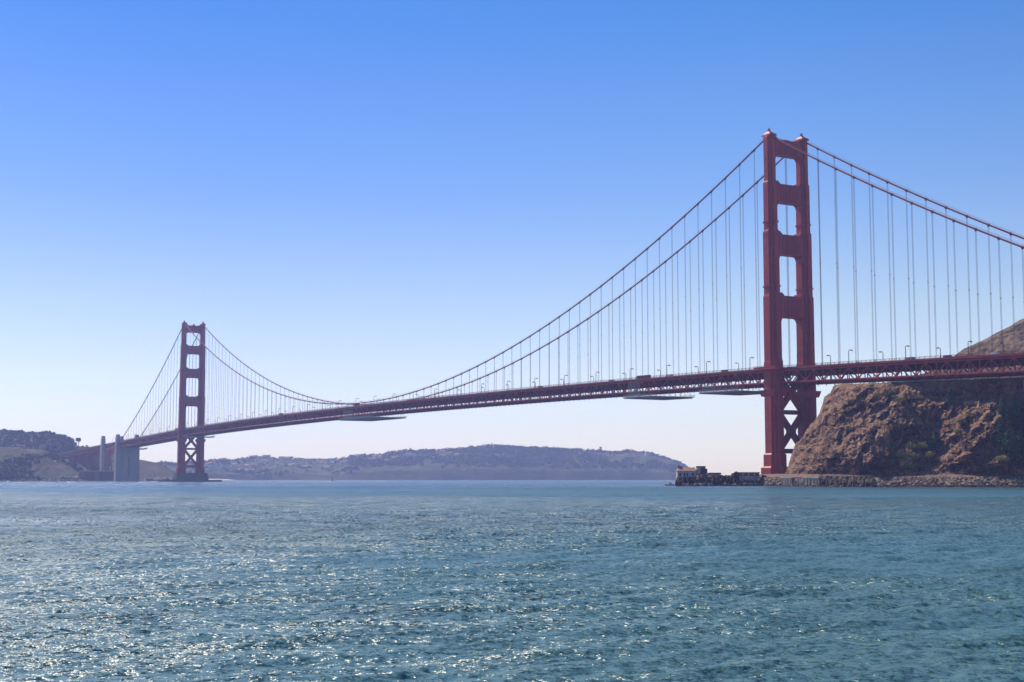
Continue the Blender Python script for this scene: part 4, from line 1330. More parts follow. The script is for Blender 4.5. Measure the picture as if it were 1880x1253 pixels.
# small motor boat beside the point
P = ray(1230, 889, 880)
bt_ = empty('motor_boat', (P[0], P[1], 0), VA)
tag(bt_, 'tiny white motor boat on the water left of the rocky point', 'boat')
mb = MB()
sec = [(-2.6, .95, .9), (-1, 1.15, .95), (1, 1.05, 1.0), (2.4, .5, 1.15), (3.2, .05, 1.25)]
vs = []; 
for x, hw, ht in sec: vs += [(x, -hw, ht), (x, -hw * .7, -.1), (x, 0, -.3), (x, hw * .7, -.1), (x, hw, ht)]
fs = []
for i in range(len(sec) - 1):
    for k in range(4): fs.append([i*5+k, i*5+k+1, (i+1)*5+k+1, (i+1)*5+k])
    fs.append([i*5+4, i*5, (i+1)*5, (i+1)*5+4])
fs.append([0, 1, 2, 3, 4])
mb.add(vs, fs); mb.build('hull', M['hull'], bt_)
mb = MB(); mb.bb(-.9, .8, -.7, .7, 1.0, 2.1); mb.build('cabin', M['hull'], bt_)
mb = MB(); mb.bb(-.7, .84, -.72, .72, 1.45, 1.9); mb.build('windscreen', M['glass'], bt_)
mb = MB(); mb.bb(-3.1, -2.6, -.25, .25, .1, 1.2); mb.build('outboard_motor', M['dark'], bt_)
# channel buoy
P = ray(610, 882, 2600)
by = empty('buoy', (P[0], P[1], 0))
tag(by, 'small dark channel buoy on the far water right of the far tower', 'buoy')
mb = MB(); mb.tube([(0, 0, -1), (0, 0, 1.2)], [2.2, 2.2], 12); mb.build('float', M['navy'], by)
mb = MB()
for k in range(4):
    a = k * math.pi / 2; mb.tube([(1.4 * math.cos(a), 1.4 * math.sin(a), 1.2), (.4 * math.cos(a), .4 * math.sin(a), 5.6)], .2, 5)
mb.bb(-.9, .9, -.9, .9, 3.2, 4.4); mb.build('cage', M['navy'], by)
mb = MB(); mb.tube([(0, 0, 5.6), (0, 0, 6.6)], .4, 8); mb.build('beacon', M['navy'], by)

# ---------------------------------------------------------------- maintenance platforms under the deck
def platform(x0, x1, drop, yn, yf, label, hood=None, fade=True):
    e = empty('maintenance_platform', ((x0 + x1) / 2, 0, D((x0 + x1) / 2) - 11 - drop))
    ox, oz = e.location.x, e.location.z
    fl = MB(); L = x1 - x0; n = max(2, int(L / 3.0))
    def zz(x): return D(x) - 11.2 - drop
    for i in range(n):
        a = x0 + L * i / n; c = x0 + L * (i + 1) / n
        for k in range(3):
            q_ = a + (c - a) * (k + .5) / 3
            fl.beam((q_ - ox, yn, zz(q_) - oz), (q_ - ox, yf, zz(q_) - oz), .42, .25)
        fl.beam((a - ox, yn, zz(a) - oz - .5), (a - ox, yf, zz(a) - oz - .5), .35, .7)
    fl.build('floor', M['metal'], e, fixn=False)
    hg = MB()
    for y in (yn, yf):
        rl = MB()
        for hh in (.5, 1.1, 1.8):
            rl.beam((x0 - ox, y, zz(x0) - oz + hh), (x1 - ox, y, zz(x1) - oz + hh), .14, .14)
        for i in range(2 * n + 1):
            x = x0 + L * i / (2 * n)
            rl.beam((x - ox, y, zz(x) - oz), (x - ox, y, zz(x) - oz + 1.85), .14, .14)
            if i % 2 == 0 and i < 2 * n: rl.beam((x - ox, y, zz(x) - oz), (x + L / n - ox, y, zz(x) - oz + 1.1), .07, .07)
        rl.build('guard_rail', M['metal'], e, fixn=False)
    for i in range(0, n + 1, 2):
        x = x0 + L * i / n
        for y in (-HY, -5, 5, HY):
            hg.beam((x - ox, y, zz(x) - oz), (x - ox, y, D(x) - 10.9 - oz), .2, .2)
        if i + 2 <= n:
            x2 = x0 + L * (i + 2) / n
            hg.beam((x - ox, -HY, zz(x) - oz), (x2 - ox, -HY, D(x2) - 10.9 - oz), .12, .12)
    hg.build('hanger', M['metal'], e, fixn=False)
    if hood:
        hd = MB(); xa, xb, h0, h1 = hood
        y = -HY - 1.6
        x = xa
        while x <= xb + .01:
            hd.beam((x - ox, y, zz(x) - oz), (x - ox, y, D(x) - 10.9 + h1 - oz), .17, .17)
            if x + 2 <= xb:
                k = 0
                while k < h1 + drop - 1:
                    hd.beam((x - ox, y, zz(x) - oz + k), (x + 2 - ox, y, zz(x) - oz + k + 2), .08, .08)
                    hd.beam((x - ox, y, zz(x) - oz + k), (x + 2 - ox, y, zz(x) - oz + k), .09, .09)
                    k += 2
            x += 2.0
        hd.build('scaffold', M['metal'], e, fixn=False)
    tag(e, label, 'scaffold platform', 'work platforms hung under the deck')
platform(-160, -124, 3.6, -20, 18, 'wide grey work platform hung under the deck, middle one, left of the near tower', (-160, -146, 0, 8))
platform(-72, -30, 3.4, -18, 18, 'grey work platform hung under the deck nearest the near tower', (-72, -58, 0, 2))
platform(-692, -606, 3.6, -20, 18, 'longest grey work platform hung under the deck at mid span', (-692, -668, 0, 6))
platform(-1610, -1585, 3.0, -10, 22, 'small work platform hung beside the grey concrete pylon')
platform(-1270, -1252, 1.5, -15, 26, 'short work platform hung just right of the far tower')

# site cabins standing on the sidewalk above the platforms
def cabin(x, lab, n=2):
    e = empty('site_cabin', (x, -12.6, D(x) - 1.45))
    mb = MB(); mb.bb(-3, 3, -1.1, 1.1, 0, 2.4); mb.build('body', M['red_dark'], e)
    mb = MB(); mb.bb(-3.1, 3.1, -1.2, 1.2, 2.402, 2.55); mb.build('roof', M['metal'], e)
    mb = MB(); mb.bb(-.5, .5, -1.16, -1.08, .2, 2.1); mb.build('door', M['dark'], e)
    tag(e, lab, 'cabin', 'site cabins on the deck')
cabin(-149, 'dark site cabin on the deck, left of its twin, above the middle platform'); cabin(-140, 'dark site cabin on the deck, right of its twin, above the middle platform')
cabin(-664, 'dark site cabin on the deck at mid span above the longest platform')

# ---------------------------------------------------------------- vehicles and walkers on the deck
def car(x, y, col, kind, label, heading=0):
    e = empty('car' if kind == 'car' else ('van' if kind == 'van' else 'truck'), (x, y, D(x) - 1.59), heading)
    L, W, H = {'car': (4.6, 1.8, 1.45), 'van': (5.4, 2.0, 2.3), 'truck': (9.0, 2.4, 3.5)}[kind]
    mb = MB()
    if kind == 'car':
        prof = [(-L/2, .3), (L/2, .3), (L/2, .75), (L*.28, .92), (L*.12, H), (-L*.25, H), (-L*.42, .98), (-L/2, .9)]
    elif kind == 'van':
        prof = [(-L/2, .3), (L/2, .3), (L/2, 1.1), (L*.36, H), (-L/2, H)]
    else:
        prof = [(-L/2, .9), (L*.28, .9), (L*.28, .5), (L/2, .5), (L/2, 2.2), (L*.42, 2.7), (L*.28, 2.7), (L*.28, H), (-L/2, H)]
    mb.prism([(a, b_) for a, b_ in prof], -W/2, W/2, 'y'); mb.build('body', M[col], e)
    mb = MB(); zc = H * .72; 
    if kind == 'car': mb.prism([(L*.24, .95), (L*.12, H - .1), (-L*.25, H - .1), (-L*.38, 1.0)], -W/2 - .01, W/2 + .01, 'y')
    else: mb.bb(L*.36, L*.47, -W/2 - .02, W/2 + .02, H * .45, H * .62)
    mb.build('window', M['glass'], e)
    for sx in (-.32, .33):
        for sy in (-1, 1):
            mb = MB(); mb.tube([(L * sx, sy * (W/2 - .2), .34), (L * sx, sy * (W/2 + .01), .34)], .34, 12); mb.build('wheel', M['rubber'], e)
    tag(e, label, kind, 'vehicles crossing the bridge')
VEH = [(196, -7.0, 'car_white', 'van', 'white van on the deck at the right edge of the view'),
       (183, -4.0, 'car_white', 'car', 'white car on the deck at the right edge ahead of the white van'),
       (172, -7.0, 'car_white', 'van', 'white van on the deck beside the second lamp from the right edge'),
       (112, -7.4, 'car_grey', 'van', 'grey van on the deck where the hill meets the railing'),
       (136, -3.5, 'car_dark', 'van', 'dark van on the deck in front of the dry hill'),
       (70, -7.0, 'car_white', 'car', 'white car on the deck just right of the near tower'),
       (-58, -6.8, 'car_dark', 'van', 'dark van on the deck just left of the near tower'),
       (-120, -7.2, 'car_white', 'van', 'white van on the main span above the middle platform'),
       (-200, -3.5, 'car_red', 'van', 'red van on the main span left of the site cabins'),
       (-300, -7.0, 'car_grey', 'van', 'grey van on the main span far left of the site cabins'),
       (-520, -7.0, 'car_white', 'truck', 'white truck on the deck right of the mid-span platform'),
       (-900, -7.0, 'car_dark', 'truck', 'dark truck on the deck between mid span and the far tower')]
for x, y, c, k, lab in VEH: car(x, y, c, k, lab)

def person(x, lab, seed, top):
    rng = random.Random(seed)
    e = empty('person', (x, -14.0, D(x) - 1.45), rng.uniform(0, 6.28))
    me = bpy.data.meshes.new('body'); o = link(bpy.data.objects.new('body', me), e)
    V = [(0, 0, .95), (0, 0, 1.2), (0, 0, 1.42), (0, 0, 1.52), (0, .02, 1.66), (0, .02, 1.76), (.1, 0, .9), (.11, .03, .5), (.1, 0, .08), (.1, .14, .04),
         (-.1, 0, .9), (-.11, .03, .5), (-.12, -.05, .08), (-.12, .1, .04), (.19, 0, 1.4), (.25, -.02, 1.12), (.24, .08, .86), (-.19, 0, 1.4), (-.25, -.02, 1.12), (-.24, .08, .86)]
    E_ = [(0,1),(1,2),(2,3),(3,4),(4,5),(0,6),(6,7),(7,8),(8,9),(0,10),(10,11),(11,12),(12,13),(2,14),(14,15),(15,16),(2,17),(17,18),(18,19)]
    Rr = [.16,.14,.16,.06,.1,.09,.09,.065,.05,.04,.09,.065,.05,.04,.06,.045,.035,.06,.045,.035]
    me.from_pydata(V, E_, []); 
    bm = bmesh.new(); bm.from_mesh(me); bm.verts.layers.skin.verify(); sl = bm.verts.layers.skin.active; bm.verts.ensure_lookup_table()
    for i, r in enumerate(Rr): bm.verts[i][sl].radius = (r, r)
    bm.verts[0][sl].use_root = True
    bm.to_mesh(me); bm.free()
    o.modifiers.new('skin', 'SKIN'); ss = o.modifiers.new('sub', 'SUBSURF'); ss.levels = 1; ss.render_levels = 1
    me.materials.append(M[top])
    tag(e, lab, 'person', 'people on the bridge walkway')
PEO = [(48.6, 'cloth_dark', 'person in dark clothes, left one of a pair on the walkway beside the near tower'),
       (50.6, 'cloth_dark', 'person in dark clothes, right one of a pair on the walkway beside the near tower'),
       (90, 'cloth_dark', 'person standing alone on the walkway between the second and third lamps right of the tower')]
for i, (x, mt, lab) in enumerate(PEO): person(x, lab, i, mt)

# ================================================================== FAR SHORES
def ridge_sheet(name, px0, px1, crest, d_shore, d_crest, mat, label, amp, base=-4, npx=400, nt_=90, cliffy=.2, seed=1, lower=0.0, pw=.9):
    px = np.linspace(px0, px1, npx); T = np.linspace(0, 1, nt_)
    PX, TT = np.meshgrid(px, T, indexing='ij')
    ds = interp(px, d_shore) if isinstance(d_shore, list) else np.full_like(px, d_shore)
    dc = interp(px, d_crest) if isinstance(d_crest, list) else np.full_like(px, d_crest)
    zc = ray(px, interp(px, crest), dc)[:, 2] - lower
    zc = np.maximum(zc, base)
    def zfun(PX_, TT_, zc_, dc_, ds_):
        pr = cliffy * np.clip(TT_ * 12, 0, 1) + (1 - cliffy) * TT_ ** pw
        d_ = ds_ + (dc_ - ds_) * TT_
        l = (PX_ - 940) / FPX * d_
        env = np.clip(TT_ * 6, 0, 1) * np.clip((1 - TT_) * 5 + .1, 0, 1)
        z_ = base + (zc_ - base) * pr + amp * env * ridged(l / (amp * 14), d_ / (amp * 26), 0, 5, seed) * np.clip(zc_ / 60, .1, 1)
        return l, d_, z_
    l, d_, z_ = zfun(PX, TT, zc[:, None], dc[:, None], ds[:, None])
    dirs = ray(PX, np.full_like(PX, 879.0), 1.0) - CAM
    P = np.stack([CAM[0] + dirs[..., 0] * d_, CAM[1] + dirs[..., 1] * d_, z_], -1)
    back = P[:, -1:].copy(); back[..., 0] += FH[0] * 300; back[..., 1] += FH[1] * 300; back[..., 2] = base
    P2 = np.concatenate([P, back], 1)
    tag(grid_mesh(name, P2, mat), label, kind='structure')
    return P   # indexed [px, t]

FARC = [(240, 872), (275, 852), (300, 850), (330, 851), (370, 849), (400, 847), (440, 843), (480, 841), (500, 840), (530, 841), (560, 844), (600, 845), (640, 843), (655, 838), (700, 837.5), (712, 833),
        (740, 829), (800, 828.5), (830, 826), (850, 825), (880, 822), (920, 819), (960, 823), (1000, 824), (1050, 827), (1100, 828), (1125, 832), (1150, 828.5), (1190, 833), (1215, 841), (1240, 849),
        (1252, 853), (1265, 862), (1282, 870), (1300, 879), (1310, 882)]
FAR = ridge_sheet('far_headland', 240, 1310, FARC, [(240, 3800), (500, 4600), (1310, 5000)], [(240, 4300), (500, 5200), (1310, 5600)], M['far'],
                  'hazy blue wooded headland with a hillside town along the horizon', 9.0, cliffy=.22, seed=3, npx=900, lower=5.0)
MIDC = [(60, 828), (85, 825), (105, 822), (125, 820), (136, 818.5), (150, 820), (172, 824), (190, 826), (212, 829), (235, 836), (252, 844), (262, 845), (290, 851), (312, 862), (330, 873), (340, 882)]
MID = ridge_sheet('grassy_slope', 60, 342, MIDC, [(60, 2560), (340, 2650)], [(60, 2760), (340, 2900)], M['bluff'], 'grassy slope behind the concrete pylons', 2.2, cliffy=.08, seed=8, npx=420)
LHC = [(-200, 780), (-60, 784), (0, 788), (30, 790), (60, 792.5), (90, 793), (110, 798), (122, 802), (131, 808), (136, 816), (140, 832)]
LH = ridge_sheet('wooded_hill', -200, 142, LHC, [(-200, 2600), (142, 2600)], [(-200, 3100), (142, 2950)], M['far'], 'dark wooded hill at the far left', 5, cliffy=.0, seed=12, lower=13, npx=300)
BLC = [(-200, 818), (0, 822), (40, 824), (78, 826), (90, 832), (110, 838), (124, 843), (134, 850), (141, 856), (152, 862), (168, 868), (190, 876)]
BL = ridge_sheet('bluff', -200, 190, BLC, [(-200, 2270), (190, 2320)], [(-200, 2480), (80, 2470), (190, 2400)], M['bluff'], 'green-brown scrubby bluff at the far left shore', 5.0, cliffy=.12, seed=22, npx=420)
# flat terrace behind the bluff edge (toll plaza ground)
q = np.linspace(-200, 95, 60); tq = np.linspace(0, 1, 12)
PX, TT = np.meshgrid(q, tq, indexing='ij')
zz = ray(q, interp(q, BLC), 2480.)[:, 2][:, None] + 0 * TT - .5
dd = 2480 + 200 * TT
dirs = ray(PX, np.full_like(PX, 879.0), 1.0) - CAM
tag(grid_mesh('terrace', np.stack([CAM[0] + dirs[..., 0]*dd, CAM[1] + dirs[..., 1]*dd, zz], -1), M['bench']), 'flat ground above the bluff', kind='structure')

# light dirt path on the bluff
def on_sheet(P, px0, px1, px, t):
    n, m_ = P.shape[:2]
    fi = np.clip((np.asarray(px, float) - px0) / (px1 - px0) * (n - 1), 0, n - 1.001); fj = np.clip(np.asarray(t, float) * (m_ - 1), 0, m_ - 1.001)
    i = fi.astype(int); j = fj.astype(int); a = (fi - i)[..., None]; c = (fj - j)[..., None]
    return P[i, j]*(1-a)*(1-c) + P[i+1, j]*a*(1-c) + P[i, j+1]*(1-a)*c + P[i+1, j+1]*a*c
pth = [(98, .60), (108, .66), (118, .74), (124, .80), (132, .80), (138, .76)]
pp = []
for (a, ta), (c, tc) in zip(pth[:-1], pth[1:]):
    for k in range(6): pp.append((a + (c - a) * k / 6, ta + (tc - ta) * k / 6))
rows = []
for a, tt_ in pp:
    rows.append([on_sheet(BL, -200, 190, a, tt_ - .012), on_sheet(BL, -200, 190, a, tt_ + .012)])
rows = np.array(rows); rows[..., 2] += .9
tag(grid_mesh('path', rows, M['sand']), 'pale dirt path crossing the bluff', kind='structure')

# woodland on the far hills: masses of lumpy crowns
def wood(name, C, Sz, mat, label, seed):
    rng = np.random.RandomState(seed)
    n = len(C); nq = 26
    v_ = rng.normal(size=(n, nq, 3)); v_ /= np.linalg.norm(v_, axis=-1, keepdims=True)
    pos = C[:, None] + v_ * (Sz[:, None, None] * rng.uniform(.55, 1.05, (n, nq, 1))) * np.array([1, 1, .85])
    V, F = leaf_quads(rng, pos.reshape(-1, 3), v_.reshape(-1, 3), 1.0)
    V = V.reshape(n * nq, 4, 3); ctr = pos.reshape(-1, 1, 3)
    V = ctr + (V - ctr) * (np.repeat(Sz, nq)[:, None, None] * .42)
    tag(mesh_np(name, V.reshape(-1, 3), F, mat), label, kind='stuff')
rng = np.random.RandomState(31)
def scatter(sheet, px0, px1, n, tmin, tmax, smin, smax, up, dens=None, bias=1.0):
    px = rng.uniform(px0 if dens is None else dens[0], px1 if dens is None else dens[1], n)
    t_ = tmin + (tmax - tmin) * rng.uniform(0, 1, n) ** bias
    P = on_sheet(sheet, px0, px1, px, t_)
    s = rng.uniform(smin, smax, n)
    P[:, 2] += s * up
    return P, s
# dense crest line of big trees, plus slope woods thinned by a noise mask
parts = []
for (a, c, n, t0, t1, s0, s1, bias) in ((640, 1262, 420, .96, 1.0, 5, 11, 1), (640, 1290, 3800, .12, 1.0, 4, 9, .8), (300, 640, 130, .93, 1.0, 4, 9, 1), (260, 660, 1500, .05, 1.0, 3, 7, 1)):
    P, s = scatter(FAR, 240, 1310, n, t0, t1, s0, s1, .45, (a, c), bias)
    if n > 1000:
        mk = fbm(P[:, 0] / 160, P[:, 1] / 160, 0, 3, 41) + (t0 < .1) * .1 > -.12
        P, s = P[mk], s[mk]
    parts.append((P, s))
wood('woodland', np.concatenate([p for p, _ in parts]), np.concatenate([s for _, s in parts]), M['leaf_far'], 'bluish woods covering the far headland', 1)
P, s = scatter(LH, -200, 142, 1900, .05, 1.0, 5, 9, .5, None, .7)
P2_, s2 = scatter(LH, -200, 142, 160, .97, 1.0, 6, 9, .7, (-60, 134), 1)
wood('woodland', np.concatenate([P, P2_]), np.concatenate([s, s2]), M['leaf_far'], 'dark eucalyptus woods on the hill at the far left', 2)
P, s = scatter(BL, -200, 190, 1500, .03, .9, 1.2, 3.6, .3, (-60, 150), 1)
mk = fbm(P[:, 0] / 50, P[:, 1] / 50, 0, 3, 43) > 0.0
P2_, s2 = scatter(MID, 60, 342, 240, .25, .95, 2.5, 5, .3, (84, 200), 1)
wood('thicket', np.concatenate([P[mk], P2_]), np.concatenate([s[mk], s2]), M['leaf_far'], 'scrub thickets on the bluff and below the approach viaduct', 3)
P, s = scatter(MID, 60, 342, 120, .8, 1.0, 4, 7, .5, (84, 128), 1)
wood('thicket', P, s, M['leaf_far'], 'low trees behind the road at the end of the bridge', 4)

# single trees that stand out
def big_tree(loc, R3, h, label, seed, grp=None):
    rng = np.random.RandomState(seed)
    e = empty('broadleaf_tree', tuple(loc))
    tk = MB(); tk.tube([(0, 0, -1), (0.2, 0, h * .3), (0, .2, h * .55)], [h * .04, h * .03, h * .02], 8)
    for k in range(6):
        a = k * 1.05; tk.tube([(0, 0, h * (.3 + .03 * k)), (R3[0] * .55 * math.cos(a), R3[1] * .55 * math.sin(a), h * (.55 + .05 * k))], [h * .018, h * .006], 5)
    tk.build('trunk', M['trunk'], e)
    V, F = clump(rng, R3, 16, 10, 1.1)
    V = V + np.array([0, 0, h - R3[2]])
    mesh_np('crown', V, F, M['leaf_far'], e)
    tag(e, label, 'tree', grp)
P = ray(144, 820.5, 2720.); big_tree(P, (6.2, 6.2, 6.2), 18.0, 'lone round-crowned tree on the skyline left of the concrete pylons', 51)
P = ray(159, 822, 2740.); big_tree(P, (2.2, 2.2, 2.2), 4.6, 'small low tree on the skyline right of the lone round-crowned tree', 52)

# ---------------------------------------------------------------- brick fort below the arch
A = ray(145, 879., 2338.); Bp = ray(213, 879., 2338.)
Lf = math.hypot(*(Bp - A)[:2])
ft = empty('brick_fort', (A[0], A[1], 0), VA)
tag(ft, 'long brown brick fort with rows of openings at the foot of the pylons', 'fort')
mb = MB(); mb.bb(0, Lf, 0, 36, -1, 16.2); mb.build('wall', M['brick'], ft)
mb = MB(); mb.bb(-.4, Lf + .4, -.4, 36.4, 16.202, 17.6); mb.build('parapet', M['white'], ft)  # pale colour paints in the sunlit top edge of the fort
nw = 0
for z in (3.6, 7.6, 11.8):
    for k in range(16):
        c = 3 + (Lf - 6) * k / 15
        mb = MB(); mb.bb(c - .55, c + .55, -.1, .3, z, z + 1.2); mb.build('window', M['dark'], ft); nw += 1
mb = MB()
for c in (3.5, 7.0, Lf * .46, Lf * .52, Lf - 1.2): mb.bb(c - .5, c + .5, -.25, .1, -1, 16.2)
mb.build('quoin', M['conc'], ft)
mb = MB(); mb.tube([(Lf * .8, 8, 17.6), (Lf * .8, 8, 22), ], [1.2, .9], 8); mb.tube([(Lf * .8, 8, 22), (Lf * .8, 8, 24.2)], [1.5, 1.4], 8); mb.tube([(Lf * .8, 8, 24.2), (Lf * .8, 8, 25.4)], [1.5, .2], 8)
mb.build('lighthouse', M['white'], ft)
mb = MB(); mb.bb(Lf * .4, Lf + 8, -9, -.3, -1, 2.2); mb.build('sea_terrace', M['conc'], ft)

# left shore: sea wall and pale boulders
sw_ = empty('seawall', (0, 0, 0))
mb = MB()
pv = np.linspace(-200, 143, 30)
Pv = [ray(q_, 880., 2282 + (q_ + 200) * .12) for q_ in pv]
for a, c in zip(Pv[:-1], Pv[1:]): mb.beam((a[0], a[1], .9), (c[0], c[1], .9), 2.0, 4.4)
mb.build('wall', M['conc_dark'], sw_)
mb = MB()
for a, c in zip(Pv[:-1], Pv[1:]): mb.beam((a[0], a[1], 3.35), (c[0], c[1], 3.35), 2.6, .45)
mb.build('coping', M['white'], sw_)
tag(sw_, 'long low sea wall along the foot of the far left bluff', 'sea wall')
rng = np.random.RandomState(12)
qv = rng.uniform(-190, 150, 900)
Pr = np.array([ray(q_, 880., 2276 + (q_ + 200) * .12 + rng.uniform(-4, 3)) for q_ in qv]); Pr[:, 2] = rng.uniform(-.4, 1.9, len(Pr))
tag(rocks('boulders', Pr, rng.uniform(.7, 1.9, len(Pr)), M['boulder_far'], rng), 'pale boulders along the far left sea wall', kind='stuff')
qv = rng.uniform(108, 142, 160)
Pr = np.array([ray(q_, 880., 2322 + rng.uniform(0, 12)) for q_ in qv]); Pr[:, 2] = rng.uniform(1, 7, len(Pr))
tag(rocks('boulders', Pr, rng.uniform(1.0, 2.6, len(Pr)), M['boulder_far'], rng), 'pale rock pile left of the brick fort', kind='stuff')
qv = rng.uniform(262, 330, 200)
Pr = np.array([ray(q_, 880., 2640 + rng.uniform(-10, 10)) for q_ in qv]); Pr[:, 2] = rng.uniform(-1, 5, len(Pr))
tag(rocks('boulders', Pr, rng.uniform(1.0, 3.2, len(Pr)), M['boulder_far'], rng), 'shore rocks between the grey pylon and the far tower', kind='stuff')
# beach right of the far tower
qv = np.linspace(360, 440, 30); PX, TT = np.meshgrid(qv, np.linspace(0, 1, 8), indexing='ij')
dd = 4100 + 380 * TT; zz = -1 + 12 * TT * interp(PX, [(360, .3), (385, 1), (415, .5), (440, 0)])
dirs = ray(PX, np.full_like(PX, 879.0), 1.0) - CAM
tag(grid_mesh('beach', np.stack([CAM[0] + dirs[..., 0]*dd, CAM[1] + dirs[..., 1]*dd, zz], -1), M['sand']), 'pale sandy beach right of the far tower', kind='structure')

# ---------------------------------------------------------------- houses
HC = {'white': (0.72, 0.70, 0.68), 'cream': (0.62, 0.54, 0.42), 'pink': (0.60, 0.40, 0.34), 'grey': (0.36, 0.36, 0.38), 'tan': (0.45, 0.34, 0.24)}
for k, c in HC.items(): M['h_' + k] = simple('house_' + k, c, 0.8, 0.05, 0.12)
M['roof_grey'] = simple('roof_grey', (0.12, 0.11, 0.11), 0.8, 0.05, 0.2)
protos = {}
def house_proto(col, gable):
    key = (col, gable)
    if key in protos: return protos[key]
    e = empty('house', (0, 0, 0), VA)
    mb = MB(); mb.bb(-6.5, 6.5, -5, 5, -6, 7.5); mb.build('wall', M['h_' + col], e)
    mb = MB()
    if gable:
        mb.add([(-7, -5.6, 7.502), (7, -5.6, 7.502), (7, 5.6, 7.502), (-7, 5.6, 7.502), (-7, 0, 11), (7, 0, 11)], [(3,2,1,0), (0,1,5,4), (2,3,4,5), (1,2,5), (3,0,4)])
        mb.build('roof', M['tile'], e)
    else:
        mb.bb(-6.8, 6.8, -5.3, 5.3, 7.502, 8.6); mb.build('roof', M['roof_grey'], e)
    mb = MB()
    for z in (0.6, 4.2):
        for c in (-4.3, -1.5, 1.5, 4.3): mb.bb(c - .8, c + .8, -5.08, -4.9, z, z + 1.9)
    mb.build('window', M['glass'], e)
    protos[key] = [e, False]
    return protos[key]
rng = np.random.RandomState(64)
spots = []
tries = 0
while len(spots) < 150 and tries < 9000:
    tries += 1
    u = rng.uniform()
    if u < .80:
        px = rng.uniform(372, 735); t_ = rng.uniform(.30, .97)
        if px < 470: t_ = rng.uniform(.25, .98)
        if px > 620: t_ = rng.uniform(.45, .92)
    elif u < .9: px = rng.uniform(735, 800); t_ = rng.uniform(.5, .85)
    else: px = rng.uniform(1100, 1200) if rng.uniform() < .4 else rng.uniform(780, 960); t_ = rng.uniform(.6, .97)
    if any(abs(px - a) < 5.0 and abs(t_ - b_) < .07 for a, b_, *_ in spots): continue
    spots.append((px, t_))
cols = list(HC)
wts = [.4, .22, .12, .14, .12]
rec = []
for px, t_ in spots:
    rec.append([px, t_, cols[rng.choice(5, p=wts)], rng.uniform() < .45, rng.uniform(.8, 1.5), rng.uniform(-.5, .5)])
rec.sort(key=lambda r: r[0])
cnt = {}
for px, t_, col, gb, sc, rot in rec:
    pr = house_proto(col, gb)
    if not pr[1]: o = pr[0]; pr[1] = True
    else: o = copy_tree(pr[0])
    P = on_sheet(FAR, 240, 1310, px, t_)
    o.location = (P[0], P[1], P[2] + 2.0)
    o.rotation_euler = (0, 0, VA + rot)
    o.scale = (sc, 1, min(sc, 1.2))
    k = (col, gb); i = cnt.get(k, 0); cnt[k] = i + 1
    tag(o, ('%s house with tiled roof, %s of its kind from the left in the hillside town' if gb else 'flat-roofed %s house, %s of its kind from the left in the hillside town') % (col, ordn(i)), 'house', 'houses of the far hillside town')

# larger buildings on the far skyline
def block(px, t_, wpx, h, mat, label, name='apartment_block', cat='building', sheet=FAR, rngpx=(240, 1310), dep=14, rows=3):
    P = on_sheet(sheet, rngpx[0], rngpx[1], px, t_)
    dist = (P - CAM)[:2] @ FH; W = wpx / FPX * dist
    e = empty(name, (P[0], P[1], P[2]), VA)
    mb = MB(); mb.bb(-W/2, W/2, 0, dep, -8, h); mb.build('wall', mat, e)
    mb = MB(); mb.bb(-W/2 - .4, W/2 + .4, -.4, dep + .4, h + .002, h + 1.0); mb.build('roof', M['roof_grey'], e)
    mb = MB(); nn = max(2, int(W / 5))
    for r_ in range(rows):
        zc_ = h * (r_ + .4) / rows
        for k in range(nn):
            c = -W/2 + W * (k + .5) / nn; mb.bb(c - 1.1, c + 1.1, -.1, .2, zc_, zc_ + h * .35 / rows)
    mb.build('window', M['glass'], e)
    tag(e, label, cat)
block(476, .985, 34, 11, M['h_grey'], 'long pale grey block highest on the skyline of the hillside town')
block(488, .97, 14, 17, M['h_white'], 'tallest white block behind the long grey block on the town skyline')
block(524, .985, 26, 10, M['h_grey'], 'second long pale block on the town skyline, right of the tallest white one')
block(952, .975, 10, 12, M['h_white'], 'small white building among trees on top of the wooded headland')
block(1054, .98, 12, 12, M['h_grey'], 'pale building with stepped roof on the headland skyline right of its summit')
block(1132, .97, 22, 7, M['h_cream'], 'long low cream building on the right shoulder of the headland')
P = on_sheet(FAR, 240, 1310, 1103, .985)
e = empty('tower_building', (P[0], P[1], P[2]), VA); tag(e, 'slim pale tower standing on the headland skyline', 'tower')
mb = MB(); mb.bb(-4, 4, -4, 4, -5, 20); mb.build('shaft', M['h_cream'], e); mb = MB(); mb.bb(-4.6, 4.6, -4.6, 4.6, 20.002, 22); mb.build('roof', M['roof_grey'], e)
mb = MB()
for k in range(4): mb.bb(-1, 1, -4.1, -3.9, 2 + 4.4 * k, 4.4 + 4.4 * k)
mb.build('window', M['glass'], e)
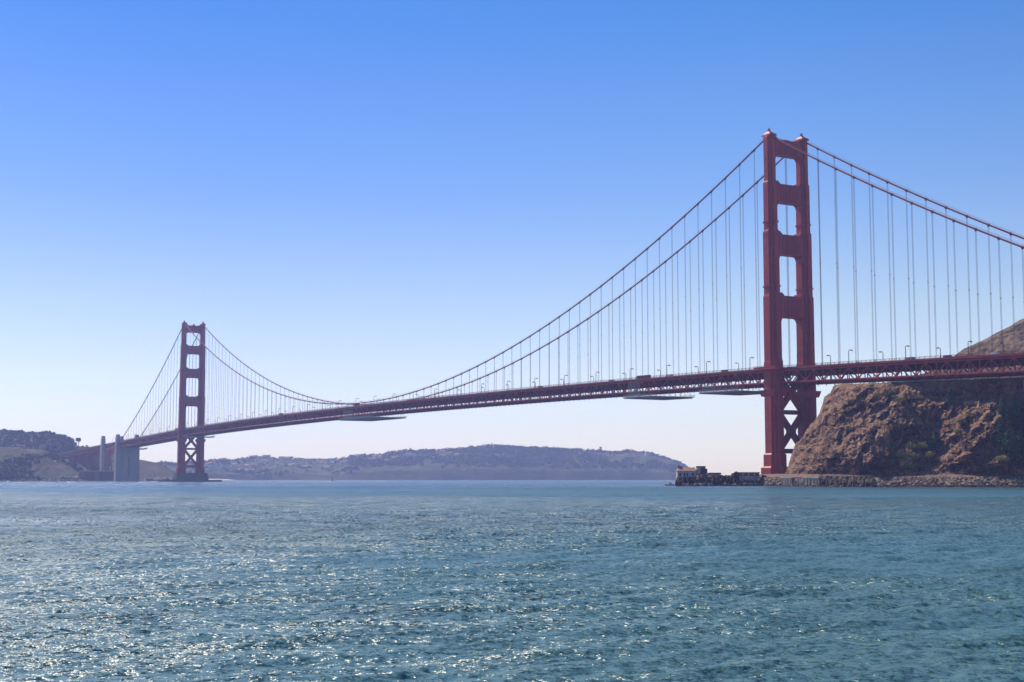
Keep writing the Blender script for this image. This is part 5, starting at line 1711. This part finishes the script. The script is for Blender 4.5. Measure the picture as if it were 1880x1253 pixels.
# toll plaza area above the left bluff
def lowb(px, py, d_, W, h, mat, label, arches=0, roofm='roof_grey'):
    P = ray(px, py, d_)
    e = empty('low_building', (P[0], P[1], P[2]), VA)
    mb = MB(); mb.bb(-W/2, W/2, 0, 12, -6, h); mb.build('wall', mat, e)
    mb = MB(); mb.bb(-W/2 - .5, W/2 + .5, -.5, 12.5, h + .002, h + .8); mb.build('roof', M[roofm], e)
    mb = MB(); n_ = arches or 4
    for k in range(n_):
        c = -W/2 + W * (k + .5) / n_; w2 = W / n_ * .3; mb.bb(c - w2, c + w2, -.12, .1, .3, h * .7)
    mb.build('window', M['dark'], e)
    tag(e, label, 'building', 'low buildings above the far left bluff')
lowb(27, 826.3, 2500, 24, 4.5, M['h_cream'], 'yellowish arcaded building above the bluff, longest of the group', 8, 'tile')
lowb(36, 823.5, 2540, 12, 6.5, M['h_pink'], 'pinkish upper storey building behind the arcaded one')
lowb(44, 826.3, 2508, 9, 4.0, M['h_pink'], 'small reddish building right of the arcaded one')
lowb(5, 826, 2530, 12, 5.0, M['h_grey'], 'grey building at the left edge above the bluff')
lowb(75, 819, 2560, 6, 2.6, M['h_tan'], 'small tan building near the road at the bridge end')
lowb(62, 828, 2490, 8, 2.4, M['h_cream'], 'tiny cream hut at the bluff edge')
lowb(31, 831.5, 2485, 16, 1.4, M['h_white'], 'low white parapet building below the arcaded one')

# ================================================================== HAZE
hz = MB()
x = [ld(-9400, -400, 0), ld(9400, -400, 0), ld(9400, 8000, 0), ld(-9400, 8000, 0)]
hz.prism([(q_[0], q_[1]) for q_ in x], -6.5, 300.0)
m = bpy.data.materials.new('haze_air'); m.use_nodes = True; t = m.node_tree
for nn_ in list(t.nodes): t.nodes.remove(nn_)
out = t.nodes.new('ShaderNodeOutputMaterial'); pv_ = t.nodes.new('ShaderNodeVolumePrincipled')
pv_.inputs['Color'].default_value = (0.42, 0.50, 1.0, 1)
pv_.inputs['Absorption Color'].default_value = (1, 1, 1, 1)
pv_.inputs['Density'].default_value = 0.000125
pv_.inputs['Anisotropy'].default_value = 0.3
t.links.new(pv_.outputs[0], out.inputs['Volume'])
tag(hz.build('haze', m), 'thin blue sea haze over the strait', kind='stuff')
